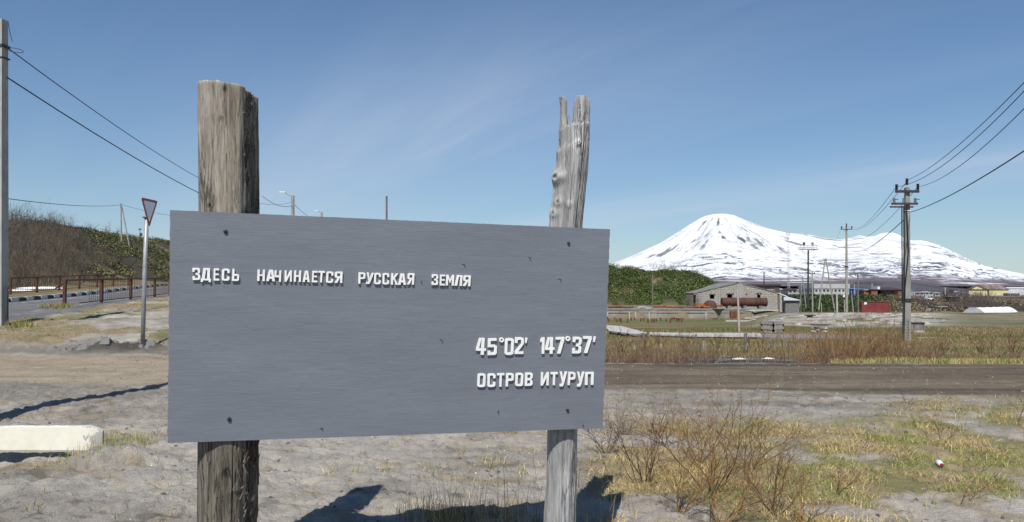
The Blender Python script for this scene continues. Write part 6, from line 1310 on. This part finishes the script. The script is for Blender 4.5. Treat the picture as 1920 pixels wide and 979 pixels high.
# left bank grass
N = 150000; X = rs.uniform(-24, -5, N); Y = rs.uniform(16, 44, N); q = qroad(X, Y); k = (q < -.05) & (Y > edge_far(X) + .5); X, Y = X[k], Y[k]
dens = sm(.46, .62, fbm(X * .55, Y * .8, 71, 4)) + .5 * sm(-.7, -.1, qroad(X, Y)) + .03; k = rs.random(len(X)) < dens * .5; X, Y = X[k], Y[k]; N = len(X); g_ = sm(.55, .68, fbm(X * .9, Y * 1.2, 72, 4))
C = cmix(N, [tan, straw, brn], [5, 2, 3]); G_ = cmix(N, [grn, (.16, .19, .05)], [2, 2]); C = np.where((rs.random(N) < g_ * .6)[:, None], G_, C); blades(X, Y, rs.uniform(.02, .09, N), rs.uniform(.003, .006, N), 1.0, C, 'bank_grass', 'patchy dry and green grass on the bare bank beside the road')
sp = [(nf[0].x + .1 + rs.normal(0, .15), nf[0].y - .4 + rs.normal(0, .3), 1.) for _ in range(6)] + [(b.x + .3, b.y - .1, 1.) for b in [GP(22, 612)] for _ in range(3)]
tufts(sp, 'grass_tuft', 'taller grass tufts at the first railing post and the pole foot', 120, (.08, .30), .26, .7, ((tan, 3), (grn, 3), (brn, 3)), (.004, .008))
# field grass on the right (kept coarse with distance)
N = 170000; X0 = rs.uniform(.05, .74, N); Y = 23 + 51 * rs.random(N) ** 1.5; X = X0 * Y; C = cmix(N, [(.30, .235, .115), (.40, .33, .18), (.15, .11, .055)], [5, 2, 4]); g_ = sm(.47, .6, fbm(X * .06, Y * .14, 73, 5)); C = np.where((rs.random(N) < g_ * .6 + .08)[:, None], cmix(N, [(.10, .14, .035), (.15, .17, .05)], [1, 1]), C)
k = (np.hypot((X - 22) / 7.5, (Y - 58) / 8) > .8); X, Y, C = X[k], Y[k], C[k]; N = len(X); blades(X, Y, rs.uniform(.05, .2, N) * (1 + Y * .004), rs.uniform(.003, .006, N) * Y / 18, .6, C, 'field_grass', 'rough dry and green grass over the open field')
N = 60000; X0 = rs.uniform(.05, .74, N); Y = rs.uniform(17.0, 19.5, N); X = X0 * Y; k = (Y > edge_far(X) + .15) & (X0 > .42); X, Y = X[k], Y[k]; N = len(X); C = cmix(N, [tan, straw, grn, (.14, .18, .05)], [5, 3, 3, 3]); blades(X, Y, rs.uniform(.06, .2, N), rs.uniform(.003, .006, N), .6, C, 'verge_grass', 'green and straw grass along the far verge of the dirt road')
# red-brown brush filling the ditch: nobody could count it
def brush(N, sampler, hr, r0, pal, name, label, tilt=.32, forks=2):
    X, Y = sampler(N); N = len(X); Z = H(X, Y) - .02; h = rs.uniform(*hr, N) * (.65 + .7 * fbm(X * .7, Y * .7, 303, 3)); la = rs.uniform(0, 6.28, N); ln = np.abs(rs.normal(0, tilt, N)); p = np.stack([X, Y, Z], 1); d = np.stack([np.cos(la) * ln, np.sin(la) * ln, np.ones(N)], 1); P0, P1, R0, R1, K = [], [], [], [], []; idn = np.arange(N)
    for j in range(3):
        d2 = d + rs.normal(0, .16, (N, 3)); q = p + d2 * (h / 3)[:, None]; P0.append(p); P1.append(q); R0.append(np.full(N, r0 * (1 - .28 * j))); R1.append(np.full(N, r0 * (.72 - .28 * j))); K.append(idn)
        for f in range(forks if j else 0):
            m2 = rs.random(N) < .7; dd = d2[m2] + rs.normal(0, .55, (m2.sum(), 3)); P0.append(q[m2]); P1.append(q[m2] + dd * (h[m2] * rs.uniform(.2, .42, m2.sum()))[:, None]); R0.append(np.full(m2.sum(), r0 * .5)); R1.append(np.full(m2.sum(), r0 * .2)); K.append(idn[m2])
        p = q; d = d2
    P0, P1, R0, R1, K = map(np.concatenate, (P0, P1, R0, R1, K)); V, F_ = segs_mesh(P0, P1, R0, R1); c0 = cmix(N, [p_[0] for p_ in pal], [p_[1] for p_ in pal]); o = mk(name, V, F_, mBlade, (0, 0, 0), col=np.repeat(c0[K], 6, 0)); o['kind'] = 'stuff'; o['label'] = label; o['category'] = 'brush'; return o
def s_ditch(N):
    a_ = rs.uniform(-.05, .74, N); Y = rs.uniform(17.1, 23.5, N); X = a_ * Y; d = sm(.30, .52, fbm(X * .45, Y * .6, 310, 4)); d *= np.interp(a_, [-.05, .24, .28, .37, .41, .54, .58, .62, .74], [.9, .9, .22, .2, .8, .8, .25, .25, .6]); k = (rs.random(N) < d) & (Y > edge_far(X) + .3); return X[k], Y[k]
bp_ = [((.19, .10, .07), 4), ((.25, .155, .09), 3), ((.12, .09, .07), 3), ((.28, .21, .12), 2)]
brush(6500, s_ditch, (.12, .48), .0075, bp_, 'ditch_brush', 'dense red-brown leafless brush filling the ditch beyond the dirt road')
def s_oc(N): a_ = rs.normal(.462, .035, N); Y = rs.uniform(18, 22, N); return a_ * Y, Y
brush(700, s_oc, (.25, .75), .008, [((.32, .20, .08), 4), ((.21, .12, .065), 3)], 'ochre_brush', 'taller ochre twig thicket in the ditch before the tallest pole')
DS = [(1240, 655, 1.0), (1285, 662, 1.2), (1345, 655, 1.1), (1395, 668, 1.5), (1430, 668, 1.1), (1500, 668, 1.3), (1545, 672, 1.5), (1580, 672, 1.6), (1615, 672, 1.3), (1650, 670, 1.1), (1770, 668, .8), (1850, 670, 1.0), (1900, 668, 1.1), (1170, 668, 1.1), (1205, 672, 1.0)]
DW = ['left of the orange rusty box', 'under the left walkway end', 'below the long walkway', 'rising past the walkway end, darkest of the row', 'below the timber crib', 'left of the ochre thicket', 'at the left edge of the ochre thicket', 'in the middle of the ochre thicket, the tallest', 'at the right edge of the ochre thicket', 'just left of the tallest pole foot', 'alone on the green verge right of the tallest pole', 'low near the right picture edge', 'at the right picture edge', 'next to the grey board edge', 'second from the grey board edge']
for i, (px, py, h) in enumerate(DS):
    rr = random.Random(300 + i); p = GP(px, py); sg = grow(rr, p, h * .75, 6, .6, .013, 3, .15, .3, (2, 3), 4); shrub('bare_bush', sg, p, 'leafless ditch bush ' + DW[i], 'bush', None, yel if 5 <= i <= 9 else red, rs)
# ------------------------------------------------------------------ leaves over the mound and the hills
def leaves(X, Y, Z, s, cols, name, label, flat=.6):
    N = len(X); n_ = rs.normal(0, 1, (N, 3)); n_[:, 2] = np.abs(n_[:, 2]) + flat; n_ /= np.linalg.norm(n_, axis=1, keepdims=True); r_ = rs.normal(0, 1, (N, 3)); a_ = np.cross(n_, r_); a_ /= np.linalg.norm(a_, axis=1, keepdims=True); b_ = np.cross(n_, a_); c = np.stack([X, Y, Z], 1); s = s[:, None]
    V = np.stack([c - a_ * s, c - b_ * s * .5, c + a_ * s, c + b_ * s * .5], 1).reshape(-1, 3); F_ = np.arange(4 * N).reshape(-1, 4); o = mk(name, V, F_, mLeaf, (0, 0, 0), col=np.repeat(cols, 4, 0)); o['kind'] = 'stuff'; o['label'] = label; o['category'] = 'foliage'
def clumps(X, Y, sc_, s): c = 1 - np.abs(2 * fbm(X * sc_, Y * sc_, s, 2) - 1); return c
g1, g2, g3, dg, ol = (.06, .10, .022), (.095, .145, .035), (.15, .20, .05), (.025, .042, .015), (.22, .20, .08)
N = 240000; A_ = rs.uniform(.02, .335, N); Y = rs.uniform(134, 178, N); X = A_ * Y; Z = H(X, Y); prof = Z > -1.2
gap = sm(.74, .80, fbm(X * .13, Z * .35 + Y * .03, 320, 3)); rock_ = sm(.58, .64, fbm(X * .2, Y * .1, 321, 3)) * sm(1.0, -.6, Z)
edge_ = sm(.31, .27, A_); k = prof & (rs.random(N) > gap * .9) & (rs.random(N) > rock_) & (rs.random(N) < edge_ + .12); X, Y, Z = X[k], Y[k], Z[k]; N = len(X)
cl_ = clumps(X + .4 * Z, Y * .6 + Z * 1.3, .35, 322); cl_ = cl_ * (.5 + fbm(X * .09, Z * .3 + Y * .05, 323, 2)); hgt = rs.random(N) ** .5 * (.1 + 1.0 * cl_ ** 3); low = sm(2.2, .2, Z)[:, None]; C = cmix(N, [g1, g2, dg, g3, ol, (.26, .21, .11)], [5, 4, 3, 2, 2, .8]); C = C * (.6 + .8 * fbm(X * .25, Z * .9, 324, 3))[:, None]; C = np.where(rs.random((N, 1)) < low * .6, cmix(N, [g2, g3, (.13, .19, .05)], [2, 3, 1]), C)
leaves(X, Y, Z + hgt, rs.uniform(.07, .17, N), C, 'mound_foliage', 'dense dark green low leaves covering the mound beside the ruined shed')
# left hill: green clumps and a grey-brown bare thicket
N = 190000; q = rs.uniform(13, 38, N); s = rs.uniform(18, 235, N); X = -14.9 - .244 * s - .969 * q; Y = 22 + .969 * s - .244 * q; a_ = X / Y; k = (a_ > -.72) & (a_ < -.40) & (Y > 40); X, Y, q, a_ = X[k], Y[k], q[k], a_[k]
Z = H(X, Y); px = 960 + a_ * F; gz = sm(150, 185, px + 40 * (fbm(Y * .03, q * .2, 330, 3) - .5)) ; m1 = sm(.42, .54, fbm(X * .06, Y * .06, 84, 3)); bot = sm(15, 18.5, q)
m1 = m1 * sm(.40, .50, fbm(X * .14 + Y * .1, Z * .45, 335, 3)); k = rs.random(len(X)) < (m1 * bot * (.6 + .4 * gz)); X, Y, Z, q, gz = X[k], Y[k], Z[k], q[k], gz[k]; N = len(X); cl_ = clumps(X, Y * .8 + Z, .28, 331); C = cmix(N, [g1, g2, dg, ol, (.20, .155, .08)], [3, 1.5, 3, 2.8, 3.5]) * (.55 + .9 * fbm(X * .12, Z * .5 + Y * .05, 332, 3))[:, None]; C = np.where(rs.random((N, 1)) > gz[:, None] * .8 + .2, cmix(N, [(.07, .06, .05), (.05, .045, .035), dg], [3, 3, 2]), C)  # dark brown leaves stand in for the shade beneath the bare thicket
leaves(X, Y, Z + rs.random(N) ** .5 * (.1 + .7 * cl_ ** 2), rs.uniform(.09, .20, N), C, 'hill_foliage', 'dark green and olive scrub over the slope above the road')
def s_thick(N):
    q = rs.uniform(15, 31, N); s = rs.uniform(25, 105, N); X = -14.9 - .244 * s - .969 * q; Y = 22 + .969 * s - .244 * q; a_ = X / Y; k = (a_ > -.72) & (a_ < -.555 + .03 * np.sin(q)); return X[k], Y[k]
brush(10000, s_thick, (.7, 1.9), .022, [((.13, .105, .08), 4), ((.08, .065, .052), 5), ((.21, .175, .135), 2)], 'bare_thicket', 'grey-brown leafless thicket covering the left part of the hill slope', .35)
HS = .6
HB = [(215, 492, 4.2, 'bare tree rising in the middle of the green slope'), (30, 405, 4.5, 'pale bare bush on the crest by the tall concrete pole'), (170, 424, 3.0, 'small bare bush on the crest at mid hill'), (200, 430, 3.6, 'bare bush on the crest left of the propped pole'), (222, 436, 3.6, 'bare bush at the foot of the propped pole'), (55, 470, 4.2, 'pale-stemmed bare tree low in the thicket near the tall pole'), (120, 445, 4.0, 'big round bare shrub in the thicket under the crest'), (95, 500, 3.8, 'dark bare shrub above the snow patch'), (140, 500, 3.6, 'dark bare shrub at the right foot of the thicket'), (165, 480, 3.4, 'bare shrub where thicket turns to green scrub'), (245, 455, 2.6, 'low bare shrub under the crest near the give way sign'), (28, 480, 4.4, 'bare shrub nearest the tall concrete pole on the slope')]
for i, (px, py, h, lb) in enumerate(HB):
    rr = random.Random(500 + i); p = GP(px, py + 6) if py > 445 else GX(px, np.interp(px, [0, 60, 130, 200, 240, 318], [107, 119, 137, 161, 178, 227]) - 2); sg = grow(rr, p, h * HS, 7, .9, .035, 3, .16, .2, (2, 4), 4); shrub('bare_tree', sg, p, lb, 'tree', None, (((.16, .14, .12), (.12, .10, .09))), rs)
MT = [(1245, 492, 3.0, 'wide pale bare bush on the top of the green mound'), (1228, 492, 2.4, 'smaller bare bush left on the mound top'), (1264, 494, 2.4, 'small bare bush right on the mound top'), (1365, 528, 2.6, 'bare bush at the right end of the mound'), (1382, 533, 2.4, 'grey bare bush between mound and shed ridge'), (1308, 572, 2.8, 'grey bare bush at the left corner of the ruined shed'), (1290, 572, 2.2, 'small grey bush left of the ruined shed corner')]
for i, (px, py, h, lb) in enumerate(MT):
    rr = random.Random(600 + i); p = GX(px, 156 if py < 500 else (150 if py < 540 else 134)); sg = grow(rr, p, h, 9, 1.3, .04, 3, .15, .1, (2, 4), 4); shrub('bare_bush', sg, p, lb, 'bush', None, (((.19, .16, .13), (.15, .125, .11))), rs)
# low scrub on the bank below the town
N = 60000; A_ = rs.uniform(.30, .74, N); Y = rs.uniform(198, 245, N); X = A_ * Y; Z = H(X, Y); gl = 1 - sm(.46, .53, A_); m1 = sm(.45, .56, fbm(X * .1, Y * .12, 340, 4)); k = rs.random(N) < np.maximum(gl * .6, m1 * .4); X, Y, Z, gl = X[k], Y[k], Z[k], gl[k]; N = len(X)
C = np.where(rs.random((N, 1)) < gl[:, None], cmix(N, [g1, dg, (.05, .07, .025)], [3, 3, 3]), cmix(N, [(.17, .13, .08), (.11, .085, .065), (.24, .19, .11), g1], [3, 3, 3, .6])); leaves(X, Y, Z + rs.random(N) * .9, rs.uniform(.18, .38, N), C, 'bank_scrub', 'low dark scrub over the long bank below the town')
def s_bank(N): A_ = rs.uniform(.53, .74, N); Y = rs.uniform(200, 240, N); X = A_ * Y; k = rs.random(N) < sm(.5, .58, fbm(X * .07, Y * .07, 341, 3)); return X[k], Y[k]
brush(3500, s_bank, (1.2, 3.0), .04, [((.10, .08, .075), 3), ((.14, .11, .10), 2)], 'bank_thicket', 'purplish leafless thicket on the bank below the yellow warehouse', .35, 2)
